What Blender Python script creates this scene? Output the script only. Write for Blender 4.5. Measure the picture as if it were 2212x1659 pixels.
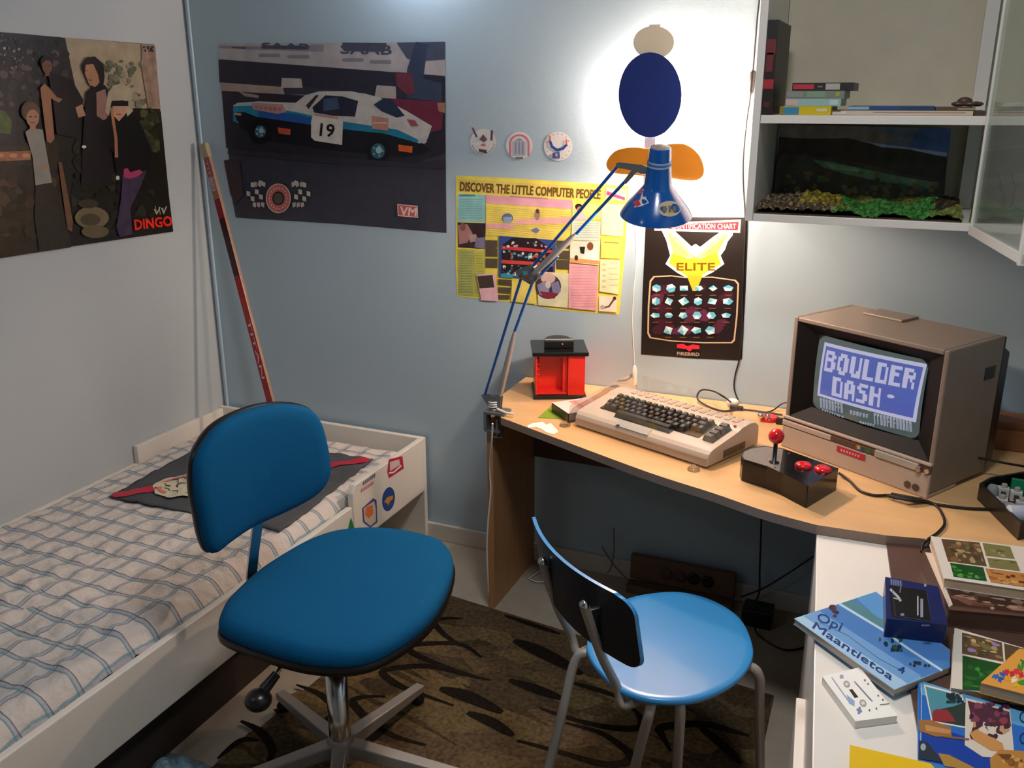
import bpy, bmesh, math, random
from mathutils import Vector, Matrix
from mathutils.geometry import tessellate_polygon
from mathutils import noise as mnoise
random.seed(7)
sc = bpy.context.scene
for o in list(bpy.data.objects): bpy.data.objects.remove(o)

# ------------------------------------------------------------------ camera
FPX = 1970.5
PITCH, YAW, ROLL = [math.radians(a) for a in (17.466, 23.322, -0.094)]
CAM = Vector((2.387, -2.678, 1.55))
_f = Vector((-math.sin(YAW)*math.cos(PITCH), math.cos(YAW)*math.cos(PITCH), -math.sin(PITCH)))
_r = Vector((math.cos(YAW), math.sin(YAW), 0)); _u = _r.cross(_f)
_r, _u = _r*math.cos(ROLL)+_u*math.sin(ROLL), -_r*math.sin(ROLL)+_u*math.cos(ROLL)
cam_d = bpy.data.cameras.new('camera'); cam = bpy.data.objects.new('camera', cam_d)
sc.collection.objects.link(cam); sc.camera = cam
cam_d.sensor_fit = 'HORIZONTAL'; cam_d.sensor_width = 36.0; cam_d.lens = 36.0*FPX/2212.0
cam_d.clip_start = 0.02
cam.matrix_world = Matrix(((_r.x, _u.x, -_f.x, CAM.x), (_r.y, _u.y, -_f.y, CAM.y), (_r.z, _u.z, -_f.z, CAM.z), (0, 0, 0, 1)))

# ------------------------------------------------------------------ world, lights, exposure
sc.view_settings.view_transform = 'Standard'; sc.view_settings.look = 'None'
sc.view_settings.gamma = 1.0; sc.view_settings.use_curve_mapping = False
sc.view_settings.exposure = 0.0
w = bpy.data.worlds.new('world'); sc.world = w; w.use_nodes = True
w.node_tree.nodes['Background'].inputs[0].default_value = (0.55, 0.6, 0.7, 1)
w.node_tree.nodes['Background'].inputs[1].default_value = 0.03
def lamp(name, kind, loc, energy, color, size=0.1, look=None):
    d = bpy.data.lights.new(name, kind); o = bpy.data.objects.new(name, d); sc.collection.objects.link(o)
    o.location = loc; d.energy = energy; d.color = color
    if kind == 'AREA':
        d.shape = 'DISK'; d.size = size
    else: d.shadow_soft_size = size
    if look: o.rotation_euler = (Vector(look)-Vector(loc)).to_track_quat('-Z', 'Y').to_euler()
    return o
CEIL = lamp('ceiling_light', 'AREA', (2.15, -1.5, 2.33), 16.0, (0.97, 0.97, 1.0), 0.32, (2.15, -1.5, 0))
SPOT = lamp('wall_spot_light', 'POINT', (0.95, -0.13, 2.02), 3.6, (0.85, 0.88, 1.0), 0.04)
BACKL = lamp('back_room_light', 'AREA', (0.55, -2.75, 2.32), 2.6, (0.82, 0.9, 1.0), 0.35, (0.6, -2.5, 0))

# ------------------------------------------------------------------ pixel to point on a real plane
def ray(px, py): return _f + _r*((px-1106)/FPX) - _u*((py-829.5)/FPX)
def P(px, py, ax, v):
    d = ray(px, py); i = 'xyz'.index(ax); return CAM + d*((v-CAM[i])/d[i])
def PP(px, py, p0, n):
    d = ray(px, py); return CAM + d*((p0-CAM).dot(n)/d.dot(n))
def ZAT(px, py, X, Y):
    d = ray(px, py); s = ((X-CAM.x)*d.x+(Y-CAM.y)*d.y)/(d.x**2+d.y**2); return CAM.z+d.z*s

# ------------------------------------------------------------------ colour and materials
def lin(c):
    if isinstance(c, str):
        if len(c) == 4: c = '#'+c[1]*2+c[2]*2+c[3]*2
        c = [int(c[i:i+2], 16)/255 for i in (1, 3, 5)]
    elif max(c) > 1: c = [v/255 for v in c]
    return tuple(v/12.92 if v <= 0.04045 else ((v+0.055)/1.055)**2.4 for v in c[:3])
def newmat(name):
    m = bpy.data.materials.new(name); m.use_nodes = True
    nt = m.node_tree; return m, nt, nt.nodes['Principled BSDF']
def N(nt, t, **kw):
    n = nt.nodes.new(t)
    for k, v in kw.items(): setattr(n, k, v)
    return n
def mat(name, col, rough=0.5, metal=0.0, spec=0.5, noise=0.06, nscale=12.0, bump=0.0, bscale=200.0, coat=0.0, stretch=None):
    m, nt, b = newmat(name); L = nt.links
    c = lin(col)
    tc = N(nt, 'ShaderNodeTexCoord'); mp = N(nt, 'ShaderNodeMapping'); L.new(tc.outputs['Object'], mp.inputs[0])
    if stretch: mp.inputs['Scale'].default_value = stretch
    nz = N(nt, 'ShaderNodeTexNoise'); nz.inputs['Scale'].default_value = nscale; nz.inputs['Detail'].default_value = 4
    L.new(mp.outputs[0], nz.inputs['Vector'])
    mx = N(nt, 'ShaderNodeMix', data_type='RGBA')
    mx.inputs['A'].default_value = (*[v*(1-noise*2) for v in c], 1); mx.inputs['B'].default_value = (*[min(1, v*(1+noise*2)) for v in c], 1)
    L.new(nz.outputs['Fac'], mx.inputs['Factor']); L.new(mx.outputs['Result'], b.inputs['Base Color'])
    b.inputs['Roughness'].default_value = rough; b.inputs['Metallic'].default_value = metal
    b.inputs['Specular IOR Level'].default_value = spec; b.inputs['Coat Weight'].default_value = coat
    if bump:
        n2 = N(nt, 'ShaderNodeTexNoise'); n2.inputs['Scale'].default_value = bscale; L.new(mp.outputs[0], n2.inputs['Vector'])
        bp = N(nt, 'ShaderNodeBump'); bp.inputs['Strength'].default_value = bump; bp.inputs['Distance'].default_value = 0.002
        L.new(n2.outputs['Fac'], bp.inputs['Height']); L.new(bp.outputs[0], b.inputs['Normal'])
    return m
def art_mat(name, rough=0.45, noise=0.0, nscale=60.0, spec=0.4, bump=0.0, gain=1.0):
    m, nt, b = newmat(name); L = nt.links
    at = N(nt, 'ShaderNodeAttribute'); at.attribute_name = 'Col'
    if noise:
        tc = N(nt, 'ShaderNodeTexCoord'); nz = N(nt, 'ShaderNodeTexNoise'); nz.inputs['Scale'].default_value = nscale; nz.inputs['Detail'].default_value = 5
        L.new(tc.outputs['Object'], nz.inputs['Vector'])
        mr = N(nt, 'ShaderNodeMapRange'); mr.inputs['From Min'].default_value = 0.3; mr.inputs['From Max'].default_value = 0.7
        mr.inputs['To Min'].default_value = gain*(1-noise); mr.inputs['To Max'].default_value = gain*(1+noise); L.new(nz.outputs['Fac'], mr.inputs['Value'])
        mx = N(nt, 'ShaderNodeVectorMath', operation='SCALE'); L.new(at.outputs['Color'], mx.inputs[0]); L.new(mr.outputs['Result'], mx.inputs['Scale'])
        L.new(mx.outputs[0], b.inputs['Base Color'])
        if bump:
            bp = N(nt, 'ShaderNodeBump'); bp.inputs['Strength'].default_value = bump; bp.inputs['Distance'].default_value = 0.003
            L.new(nz.outputs['Fac'], bp.inputs['Height']); L.new(bp.outputs[0], b.inputs['Normal'])
    else: L.new(at.outputs['Color'], b.inputs['Base Color'])
    b.inputs['Roughness'].default_value = rough; b.inputs['Specular IOR Level'].default_value = spec
    return m
def emis(name, col, s):
    m, nt, b = newmat(name); b.inputs['Base Color'].default_value = (*lin(col), 1)
    b.inputs['Emission Color'].default_value = (*lin(col), 1); b.inputs['Emission Strength'].default_value = s
    return m
def clear(name, tint=(1, 1, 1), fac=0.10, rough=0.06, haze=0.0, refl=1.0):
    m, nt, b = newmat(name); L = nt.links; out = nt.nodes['Material Output']; nt.nodes.remove(b)
    tr = N(nt, 'ShaderNodeBsdfTransparent'); tr.inputs[0].default_value = (*tint, 1)
    gl = N(nt, 'ShaderNodeBsdfGlossy'); gl.inputs['Roughness'].default_value = rough
    lw = N(nt, 'ShaderNodeFresnel'); lw.inputs[0].default_value = 1.5
    ad = N(nt, 'ShaderNodeMath', operation='MULTIPLY_ADD'); ad.inputs[1].default_value = refl; ad.inputs[2].default_value = fac*0.3; L.new(lw.outputs[0], ad.inputs[0])
    mx = N(nt, 'ShaderNodeMixShader'); L.new(ad.outputs[0], mx.inputs[0]); L.new(tr.outputs[0], mx.inputs[1]); L.new(gl.outputs[0], mx.inputs[2])
    last = mx
    if haze:
        df = N(nt, 'ShaderNodeBsdfDiffuse'); df.inputs[0].default_value = (0.8, 0.8, 0.76, 1)
        m2 = N(nt, 'ShaderNodeMixShader'); m2.inputs[0].default_value = haze; L.new(mx.outputs[0], m2.inputs[1]); L.new(df.outputs[0], m2.inputs[2]); last = m2
    L.new(last.outputs[0], out.inputs[0]); return m

M = {}
M['wall_blue'] = mat('wall_blue', (172, 193, 205), 0.45, noise=0.02, nscale=3, bump=0.12, bscale=150)
M['wall_white'] = mat('wall_white', (180, 187, 190), 0.5, noise=0.02, nscale=3, bump=0.12, bscale=150)
M['ceiling'] = mat('ceiling_paint', (190, 188, 182), 0.8)
M['floor'] = mat('linoleum', (178, 166, 148), 0.45, noise=0.08, nscale=25)
M['base'] = mat('baseboard_paint', (205, 200, 190), 0.4, noise=0.02)
M['white'] = mat('white_lacquer', (226, 219, 208), 0.3, noise=0.02, nscale=4)
M['cabwhite'] = mat('cabinet_white', (230, 224, 214), 0.35, noise=0.03, nscale=4)
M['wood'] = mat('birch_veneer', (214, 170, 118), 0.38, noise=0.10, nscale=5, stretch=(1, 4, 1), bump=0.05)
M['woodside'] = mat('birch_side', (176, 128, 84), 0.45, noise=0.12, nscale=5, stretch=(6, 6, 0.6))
M['woodside2'] = mat('dark_birch', (104, 78, 60), 0.5, noise=0.12, nscale=6, stretch=(1, 5, 5))
M['edge'] = mat('grey_edge_band', (140, 118, 104), 0.45)
M['darkwood'] = mat('brown_laminate', (88, 64, 54), 0.4, noise=0.1, nscale=8)
M['orangewood'] = mat('orange_wood', (140, 88, 50), 0.5, noise=0.15, nscale=6, stretch=(1, 5, 5))
M['bluefab'] = mat('blue_upholstery', (4, 85, 130), 0.9, noise=0.05, nscale=300, bump=0.5, bscale=900, spec=0.15)
M['blacktrim'] = mat('black_rubber', (22, 20, 20), 0.35)
M['black'] = mat('black_plastic', (24, 22, 21), 0.3)
M['blackgloss'] = mat('black_gloss', (16, 15, 15), 0.22, coat=0.15, spec=0.35)
M['chrome'] = mat('chrome', (215, 210, 205), 0.16, metal=1.0, noise=0.01)
M['steel'] = mat('painted_steel', (172, 166, 160), 0.38, metal=0.35, noise=0.03)
M['greymetal'] = mat('grey_metal', (128, 130, 130), 0.35, metal=0.6, noise=0.05)
M['bluepaint'] = mat('sky_blue_gloss', (52, 142, 206), 0.27, noise=0.03, nscale=6, coat=0.3)
M['darkback'] = mat('navy_backrest', (16, 24, 36), 0.4, noise=0.1, nscale=4)
M['lampblue'] = mat('lamp_blue', (6, 80, 158), 0.2, coat=0.5, noise=0.01)
M['lampin'] = mat('lamp_inside', (240, 238, 230), 0.5)
M['red'] = mat('red_plastic', (226, 44, 32), 0.3, noise=0.02)
M['redgloss'] = mat('red_gloss', (205, 20, 30), 0.15, coat=0.6, noise=0.02)
M['beige'] = mat('beige_plastic', (190, 175, 161), 0.4, noise=0.03)
M['monitor'] = mat('taupe_plastic', (130, 114, 100), 0.45, noise=0.04, nscale=20)
M['monitorlight'] = mat('taupe_light_plastic', (180, 160, 144), 0.4, noise=0.03)
M['silver'] = mat('silver_strip', (190, 184, 175), 0.3, metal=0.4)
M['key'] = mat('brown_key', (30, 22, 18), 0.4)
M['keytop'] = mat('brown_keytop', (42, 32, 27), 0.35)
M['towel'] = mat('grey_felt', (72, 74, 78), 0.95, noise=0.12, nscale=20, bump=0.4, bscale=300)
M['paper'] = mat('white_paper', (240, 238, 230), 0.6, noise=0.02)
M['page'] = mat('page_block', (205, 180, 150), 0.7, noise=0.12, nscale=20, stretch=(1, 1, 60))
M['cable'] = mat('black_cable', (26, 22, 20), 0.45)
M['whitecable'] = mat('white_cable', (225, 220, 210), 0.45)
M['greycable'] = mat('grey_cable', (120, 105, 90), 0.5)
M['glass'] = clear('door_glass', (0.93, 0.97, 0.93), 0.1, 0.03, haze=0.08, refl=0.45)
M['acryl'] = clear('clear_cover', (0.985, 0.98, 0.97), 0.0, 0.05, refl=0.6)
M['bezel'] = mat('bezel_black', (16, 12, 11), 0.6, spec=0.2)
M['tube'] = mat('picture_tube', (70, 80, 82), 0.12, coat=0.8)
M['art'] = art_mat('printed_paper')
M['artsoft'] = art_mat('printed_photo_soft', 0.32, 0.13, 22)
M['artgloss'] = art_mat('printed_gloss', 0.3)
M['artnoise'] = art_mat('printed_photo', 0.32, 0.30, 34)
M['stick'] = art_mat('stick_lacquer', 0.3, 0.1, 30)
M['rug'] = art_mat('rug_pile', 0.95, 0.42, 90, 0.1, 0.8)
M['diorama'] = art_mat('diorama_scatter', 0.95, 0.5, 120, 0.1, 0.8)
M['painting'] = art_mat('painted_backdrop', 0.8, 0.35, 25, gain=4.0)
M['bulb'] = emis('bulb', (255, 214, 160), 12)

def plaid():
    m, nt, b = newmat('plaid_cotton'); L = nt.links
    tc = N(nt, 'ShaderNodeTexCoord'); mp = N(nt, 'ShaderNodeMapping'); L.new(tc.outputs['Object'], mp.inputs[0])
    nz = N(nt, 'ShaderNodeTexNoise'); nz.inputs['Scale'].default_value = 7; L.new(mp.outputs[0], nz.inputs['Vector'])
    sb = N(nt, 'ShaderNodeVectorMath', operation='SUBTRACT'); L.new(nz.outputs['Color'], sb.inputs[0]); sb.inputs[1].default_value = (.5, .5, .5)
    s2 = N(nt, 'ShaderNodeVectorMath', operation='SCALE'); L.new(sb.outputs[0], s2.inputs[0]); s2.inputs['Scale'].default_value = 0.022
    ad = N(nt, 'ShaderNodeVectorMath', operation='ADD'); L.new(mp.outputs[0], ad.inputs[0]); L.new(s2.outputs[0], ad.inputs[1])
    sx = N(nt, 'ShaderNodeSeparateXYZ'); L.new(ad.outputs[0], sx.inputs[0])
    def line(axis, off, wd):
        a = N(nt, 'ShaderNodeMath', operation='ADD'); L.new(sx.outputs[axis], a.inputs[0]); a.inputs[1].default_value = 10+off
        d = N(nt, 'ShaderNodeMath', operation='MODULO'); L.new(a.outputs[0], d.inputs[0]); d.inputs[1].default_value = 0.076
        c = N(nt, 'ShaderNodeMath', operation='LESS_THAN'); L.new(d.outputs[0], c.inputs[0]); c.inputs[1].default_value = wd
        return c
    col = None
    layers = [(0, 0.0, .015, (172, 168, 178), .75), (1, 0.0, .015, (172, 168, 178), .75), (0, -0.001, .0030, (96, 158, 160), .6), (1, -0.001, .0034, (82, 156, 160), .75), (0, -0.012, .0028, (84, 84, 92), .6), (1, -0.012, .0030, (78, 78, 88), .7)]
    prev = None
    for ax, off, wd, c, f in layers:
        ln = line(ax, off, wd)
        k = N(nt, 'ShaderNodeMath', operation='MULTIPLY'); L.new(ln.outputs[0], k.inputs[0]); k.inputs[1].default_value = f
        mx = N(nt, 'ShaderNodeMix', data_type='RGBA'); L.new(k.outputs[0], mx.inputs['Factor'])
        if prev is None: mx.inputs['A'].default_value = (*lin((214, 203, 193)), 1)
        else: L.new(prev.outputs['Result'], mx.inputs['A'])
        mx.inputs['B'].default_value = (*lin(c), 1); prev = mx
    L.new(prev.outputs['Result'], b.inputs['Base Color']); b.inputs['Roughness'].default_value = 0.9
    b.inputs['Specular IOR Level'].default_value = 0.1
    n3 = N(nt, 'ShaderNodeTexNoise'); n3.inputs['Scale'].default_value = 26; n3.inputs['Detail'].default_value = 3; L.new(tc.outputs['Object'], n3.inputs['Vector'])
    bp = N(nt, 'ShaderNodeBump'); bp.inputs['Strength'].default_value = 0.9; bp.inputs['Distance'].default_value = 0.012
    L.new(n3.outputs['Fac'], bp.inputs['Height']); L.new(bp.outputs[0], b.inputs['Normal'])
    return m
M['plaid'] = plaid()

# ------------------------------------------------------------------ mesh builder
class MB:
    def __init__(s): s.v = []; s.f = []; s.c = []; s.m = []; s.sm = []; s.T = None
    def add(s, vs, fs, col=(1, 1, 1), mi=0, smooth=False):
        o = len(s.v)
        for p in vs:
            p = Vector(p); s.v.append(s.T @ p if s.T else p)
        c = lin(col)
        for f in fs: s.f.append([i+o for i in f]); s.c.append(c); s.m.append(mi); s.sm.append(smooth)
    def box(s, lo, hi, col=(1, 1, 1), mi=0):
        x0, y0, z0 = lo; x1, y1, z1 = hi
        s.add([(x0, y0, z0), (x1, y0, z0), (x1, y1, z0), (x0, y1, z0), (x0, y0, z1), (x1, y0, z1), (x1, y1, z1), (x0, y1, z1)],
              [(0, 3, 2, 1), (4, 5, 6, 7), (0, 1, 5, 4), (1, 2, 6, 5), (2, 3, 7, 6), (3, 0, 4, 7)], col, mi)
        return s
    def hexa(s, bot, top, col=(1, 1, 1), mi=0):
        s.add(list(bot)+list(top), [(0, 3, 2, 1), (4, 5, 6, 7), (0, 1, 5, 4), (1, 2, 6, 5), (2, 3, 7, 6), (3, 0, 4, 7)], col, mi); return s
    def prism(s, pts, z0, z1, col=(1, 1, 1), mi=0, smooth=False):
        n = len(pts)
        a = sum(pts[i][0]*pts[(i+1) % n][1]-pts[(i+1) % n][0]*pts[i][1] for i in range(n))
        if a < 0: pts = pts[::-1]
        vs = [(p[0], p[1], z0) for p in pts]+[(p[0], p[1], z1) for p in pts]
        fs = [tuple(range(n-1, -1, -1)), tuple(range(n, 2*n))]
        s.add(vs, fs, col, mi)
        s.add(vs, [(i, (i+1) % n, n+(i+1) % n, n+i) for i in range(n)], col, mi, smooth); return s
    def loft(s, loops, col=(1, 1, 1), mi=0, smooth=True, cap0=True, cap1=True, close=True):
        n = len(loops[0]); vs = [p for l in loops for p in l]; fs = []
        for k in range(len(loops)-1):
            for i in range(n if close else n-1):
                j = (i+1) % n; fs.append((k*n+i, k*n+j, (k+1)*n+j, (k+1)*n+i))
        s.add(vs, fs, col, mi, smooth)
        if cap0: s.add(loops[0], [tuple(range(n-1, -1, -1))], col, mi, False)
        if cap1: s.add(loops[-1], [tuple(range(n))], col, mi, False)
        return s
    def tube(s, path, r, n=10, col=(1, 1, 1), mi=0, caps=True):
        path = [Vector(p) for p in path]; loops = []; up = Vector((0.13, 0.37, 0.92)).normalized()
        for i, p in enumerate(path):
            t = (path[min(i+1, len(path)-1)]-path[max(i-1, 0)])
            if t.length < 1e-9: t = Vector((0, 0, 1))
            t.normalize(); a = t.cross(up)
            if a.length < 1e-3: a = t.cross(Vector((1, 0, 0)))
            a.normalize(); b = t.cross(a); up = b if False else (a.cross(t))
            rr = r[i] if isinstance(r, (list, tuple)) else r
            loops.append([p+(a*math.cos(2*math.pi*k/n)+b*math.sin(2*math.pi*k/n))*rr for k in range(n)])
        s.loft(loops, col, mi, True, caps, caps); return s
    def lathe(s, p0, axis, prof, n=28, col=(1, 1, 1), mi=0, caps=(True, True)):
        ax = Vector(axis).normalized(); a = ax.cross(Vector((0, 1, 0)))
        if a.length < 1e-3: a = ax.cross(Vector((1, 0, 0)))
        a.normalize(); b = ax.cross(a); p0 = Vector(p0)
        loops = [[p0+ax*h+(a*math.cos(2*math.pi*k/n)+b*math.sin(2*math.pi*k/n))*max(r, 1e-4) for k in range(n)] for h, r in prof]
        s.loft(loops, col, mi, True, *caps); return s
    def ball(s, c, r, n=16, col=(1, 1, 1), mi=0, sq=(1, 1, 1)):
        loops = []
        for i in range(n//2+1):
            t = math.pi*i/(n//2); rr = max(math.sin(t), 1e-3)
            loops.append([(c[0]+r*sq[0]*rr*math.cos(2*math.pi*k/n), c[1]+r*sq[1]*rr*math.sin(2*math.pi*k/n), c[2]+r*sq[2]*math.cos(t)) for k in range(n)])
        s.loft(loops[::-1], col, mi, True); return s
    def build(s, name, mats, parent=None, bevel=0.0, seg=2, solid=0.0, sub=0):
        if not isinstance(mats, (list, tuple)): mats = [mats]
        me = bpy.data.meshes.new(name)
        if parent is not None:
            org = Vector((0, 0, 0)); q = parent
            while q: org += q.location; q = q.parent
        else:
            xs = [p.x for p in s.v]; ys = [p.y for p in s.v]; zs = [p.z for p in s.v]
            org = Vector(((min(xs)+max(xs))/2, (min(ys)+max(ys))/2, min(zs)))
        me.from_pydata([p-org for p in s.v], [], s.f)
        for m in mats: me.materials.append(M[m] if isinstance(m, str) else m)
        at = me.color_attributes.new('Col', 'FLOAT_COLOR', 'CORNER')
        for pl, c, mi, sm in zip(me.polygons, s.c, s.m, s.sm):
            pl.material_index = mi; pl.use_smooth = sm
            for li in pl.loop_indices: at.data[li].color = (*c, 1)
        me.validate(); me.update()
        o = bpy.data.objects.new(name, me); sc.collection.objects.link(o)
        if parent is not None: o.parent = parent
        else: o.location = org
        if solid:
            k = o.modifiers.new('Solidify', 'SOLIDIFY'); k.thickness = solid; k.offset = 0
        if bevel:
            b = o.modifiers.new('Bevel', 'BEVEL'); b.width = bevel; b.segments = seg; b.limit_method = 'ANGLE'; b.angle_limit = math.radians(35)
        if sub:
            k = o.modifiers.new('Subdivision', 'SUBSURF'); k.levels = sub; k.render_levels = sub
        return o

def tag(o, label=None, cat=None, group=None, kind=None):
    if label: o['label'] = label
    if cat: o['category'] = cat
    if group: o['group'] = group
    if kind: o['kind'] = kind
    return o
def thing(name, label, cat, loc, group=None):
    o = bpy.data.objects.new(name, None); sc.collection.objects.link(o); o.location = loc; o.empty_display_size = 0.05
    return tag(o, label, cat, group)
def struct(name, mb, m, **k):
    o = mb.build(name, m, **k); o['kind'] = 'structure'; return o
def smooth_path(pts, n=8, closed=False):
    pts = [Vector(p) for p in pts]; out = []; m = len(pts)
    rng = range(m) if closed else range(m-1)
    for i in rng:
        p0 = pts[(i-1) % m] if closed or i > 0 else pts[0]; p1 = pts[i]; p2 = pts[(i+1) % m]
        p3 = pts[(i+2) % m] if closed or i+2 < m else pts[-1]
        for k in range(n):
            t = k/n; out.append(0.5*((2*p1)+(p2-p0)*t+(2*p0-5*p1+4*p2-p3)*t*t+(3*p1-p0-3*p2+p3)*t**3))
    if not closed: out.append(pts[-1])
    return out

# ------------------------------------------------------------------ flat printed art: shapes drawn on a plane of the thing itself
_tx = {}
def text_tris(s):
    if s in _tx: return _tx[s]
    cu = bpy.data.curves.new('t', 'FONT'); cu.body = s; cu.size = 1.0; cu.offset = 0.0; cu.resolution_u = 2
    ob = bpy.data.objects.new('t', cu); sc.collection.objects.link(ob)
    dg = bpy.context.evaluated_depsgraph_get(); me = bpy.data.meshes.new_from_object(ob.evaluated_get(dg))
    me.calc_loop_triangles()
    vs = [(v.co.x, v.co.y) for v in me.vertices]; fs = [tuple(t.vertices) for t in me.loop_triangles]
    bpy.data.objects.remove(ob); bpy.data.curves.remove(cu); bpy.data.meshes.remove(me)
    x0 = min(v[0] for v in vs); x1 = max(v[0] for v in vs)
    vs = [((x-x0)/(x1-x0), y/0.70) for x, y in vs]
    _tx[s] = (vs, fs); return _tx[s]
class Art:
    """mp(px,py)->3D point on the surface, n = outward normal, step = height per layer"""
    def __init__(s, mp, n, mb=None, step=6e-5, start=2e-4): s.mp = mp; s.n = Vector(n); s.mb = mb or MB(); s.k = start; s.step = step
    def lift(s): s.k += s.step
    def poly(s, pts, col, mi=0):
        tri = tessellate_polygon([[Vector((p[0], p[1], 0)) for p in pts]])
        vs = [s.mp(*p)+s.n*s.k for p in pts]
        fs = []
        for t in tri:
            a, b, c = (vs[i] for i in t)
            fs.append(tuple(t) if (b-a).cross(c-a).dot(s.n) > 0 else tuple(t[::-1]))
        s.mb.add(vs, fs, col, mi); s.lift()
    def rect(s, x0, y0, x1, y1, col, mi=0): s.poly([(x0, y0), (x1, y0), (x1, y1), (x0, y1)], col, mi)
    def ell(s, cx, cy, rx, ry, col, n=24, rot=0.0, mi=0):
        c, q = math.cos(rot), math.sin(rot)
        s.poly([(cx+rx*math.cos(2*math.pi*i/n)*c-ry*math.sin(2*math.pi*i/n)*q, cy+rx*math.cos(2*math.pi*i/n)*q+ry*math.sin(2*math.pi*i/n)*c) for i in range(n)], col, mi)
    def line(s, pts, w, col, mi=0):
        for (x0, y0), (x1, y1) in zip(pts[:-1], pts[1:]):
            dx, dy = x1-x0, y1-y0; L = math.hypot(dx, dy) or 1; nx, ny = -dy/L*w/2, dx/L*w/2
            ex, ey = dx/L*w*0.3, dy/L*w*0.3
            k = s.k; s.poly([(x0+nx-ex, y0+ny-ey), (x1+nx+ex, y1+ny+ey), (x1-nx+ex, y1-ny+ey), (x0-nx-ex, y0-ny-ey)], col, mi); s.k = k+s.step*0.15
        s.lift()
    def text(s, t, a, b, h, col, mi=0, up=None, bold=0):
        vs, fs = text_tris(t); dx, dy = b[0]-a[0], b[1]-a[1]; L = math.hypot(dx, dy)
        ux, uy = up if up else (dy/L, -dx/L)
        for ox, oy in ([(0, 0)] if not bold else [(0, 0), (bold, 0), (0, bold), (bold, bold)]):
            pts = [s.mp(a[0]+dx*x+ux*h*y+ox, a[1]+dy*x+uy*h*y+oy)+s.n*s.k for x, y in vs]
            f2 = []
            for f in fs:
                p, q, r = (pts[i] for i in f)
                f2.append(f if (q-p).cross(r-p).dot(s.n) > 0 else f[::-1])
            s.mb.add(pts, f2, col, mi); s.k += s.step*0.3
        s.lift()
    def blobs(s, box, n, size, cols, seed=1, stretch=1.0):
        rd = random.Random(seed)
        for i in range(n):
            cx = rd.uniform(box[0], box[2]); cy = rd.uniform(box[1], box[3]); r = rd.uniform(*size)
            m = rd.randint(5, 8); ph = rd.uniform(0, 6)
            s.k -= s.step*0.8
            s.poly([(min(box[2], max(box[0], cx+r*stretch*rd.uniform(.6, 1.2)*math.cos(ph+6.283*j/m))), min(box[3], max(box[1], cy+r*rd.uniform(.6, 1.2)*math.sin(ph+6.283*j/m)))) for j in range(m)], rd.choice(cols))
def bil(A, B, C, D):
    """0..1 square onto four px corners TL,TR,BR,BL -> px function"""
    def f(u, v): return (A[0]*(1-u)*(1-v)+B[0]*u*(1-v)+C[0]*u*v+D[0]*(1-u)*v, A[1]*(1-u)*(1-v)+B[1]*u*(1-v)+C[1]*u*v+D[1]*(1-u)*v)
    return f

# ================================================================== SETTING
RX, RY, RZ = 3.05, -5.0, 2.45
struct('floor', MB().box((-.1, RY-.1, -.1), (RX+.1, .1, 0)), 'floor')
struct('wall_back', MB().box((-.1, 0, 0), (RX+.1, .1, RZ)), 'wall_blue')
struct('wall_left', MB().box((-.1, RY, 0), (0, 0, RZ)), 'wall_white')
struct('wall_right', MB().box((RX, RY, 0), (RX+.1, 0, RZ)), 'wall_blue')
struct('wall_front', MB().box((-.1, RY-.1, 0), (RX+.1, RY, RZ)), 'wall_white')
struct('ceiling', MB().box((-.1, RY-.1, RZ), (RX+.1, .1, RZ+.1)), 'ceiling')
struct('baseboard_back', MB().box((0, -.014, 0), (RX, 0, .065)), 'base', bevel=.003)
struct('baseboard_left', MB().box((0, RY, 0), (.014, 0, .065)), 'base', bevel=.003)
struct('trim_1', MB().box((.010, -.010, .0), (.024, 0, RZ)), 'wall_blue', bevel=.004)
# ceiling light fixture around the main lamp
t = thing('ceiling_lamp', 'round white ceiling lamp over the middle of the room', 'lamp', (2.15, -1.5, 2.34))
MB().lathe((2.15, -1.5, 2.345), (0, 0, 1), [(0, .19), (.06, .2), (.105, .12)], caps=(False, True)).build('canopy', 'base', t)

# ---- wall and plane maps
def wallmap(px, py): return P(px, py, 'y', 0.0)
def leftmap(px, py): return P(px, py, 'x', 0.0)
NB = (0, -1, 0)

# ================================================================== POSTERS
# --- racing car poster
a = Art(wallmap, NB, start=.0016)
out = [(472, 94), (720, 96), (962, 91), (963, 300), (965, 503), (740, 484), (510, 470), (500, 420), (485, 346), (496, 345), (482, 215)]
a.poly(out, '#3a3a46')
a.poly([(472, 94), (962, 91), (963, 168), (474, 128)], '#b2abad')
a.poly([(474, 99), (560, 100), (700, 96), (700, 112), (560, 108), (474, 104)], '#8d878d')
for x, w_, y, h_ in ((500, 34, 101, 5), (565, 105, 98, 9), (740, 96, 92, 20), (905, 55, 92, 22)):
    a.poly([(x, y), (x+w_, y+1), (x+w_-4, y+h_), (x+3, y+h_-2)], '#4a4d5e')
for x, y in ((560, 116), (622, 119), (740, 126), (800, 130)): a.rect(x, y, x+46, y+7, '#86828c')
a.text('SAAB', (736, 115), (846, 117), 20, '#4b5064', bold=1.2)
a.text('SAAB', (566, 104), (668, 106), 12, '#4b5064', bold=1.2)
a.poly([(858, 92), (962, 90), (962, 128), (905, 132), (880, 126)], '#4a5268')
a.poly([(473, 128), (962, 164), (963, 222), (780, 200), (640, 182), (475, 178)], '#2e2e3d')
a.poly([(900, 90), (925, 96), (915, 170), (955, 180), (955, 220), (880, 212), (880, 150)], '#39445c')
a.poly([(855, 155), (890, 158), (898, 200), (880, 205), (858, 185)], '#6e3444')
a.poly([(477, 178), (612, 188), (616, 204), (760, 206), (760, 214), (478, 196)], '#a8958c')
a.poly([(610, 168), (652, 170), (655, 190), (608, 190)], '#b4a9a4')
a.poly([(815, 184), (856, 187), (857, 214), (810, 210)], '#b4a9a4')
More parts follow.
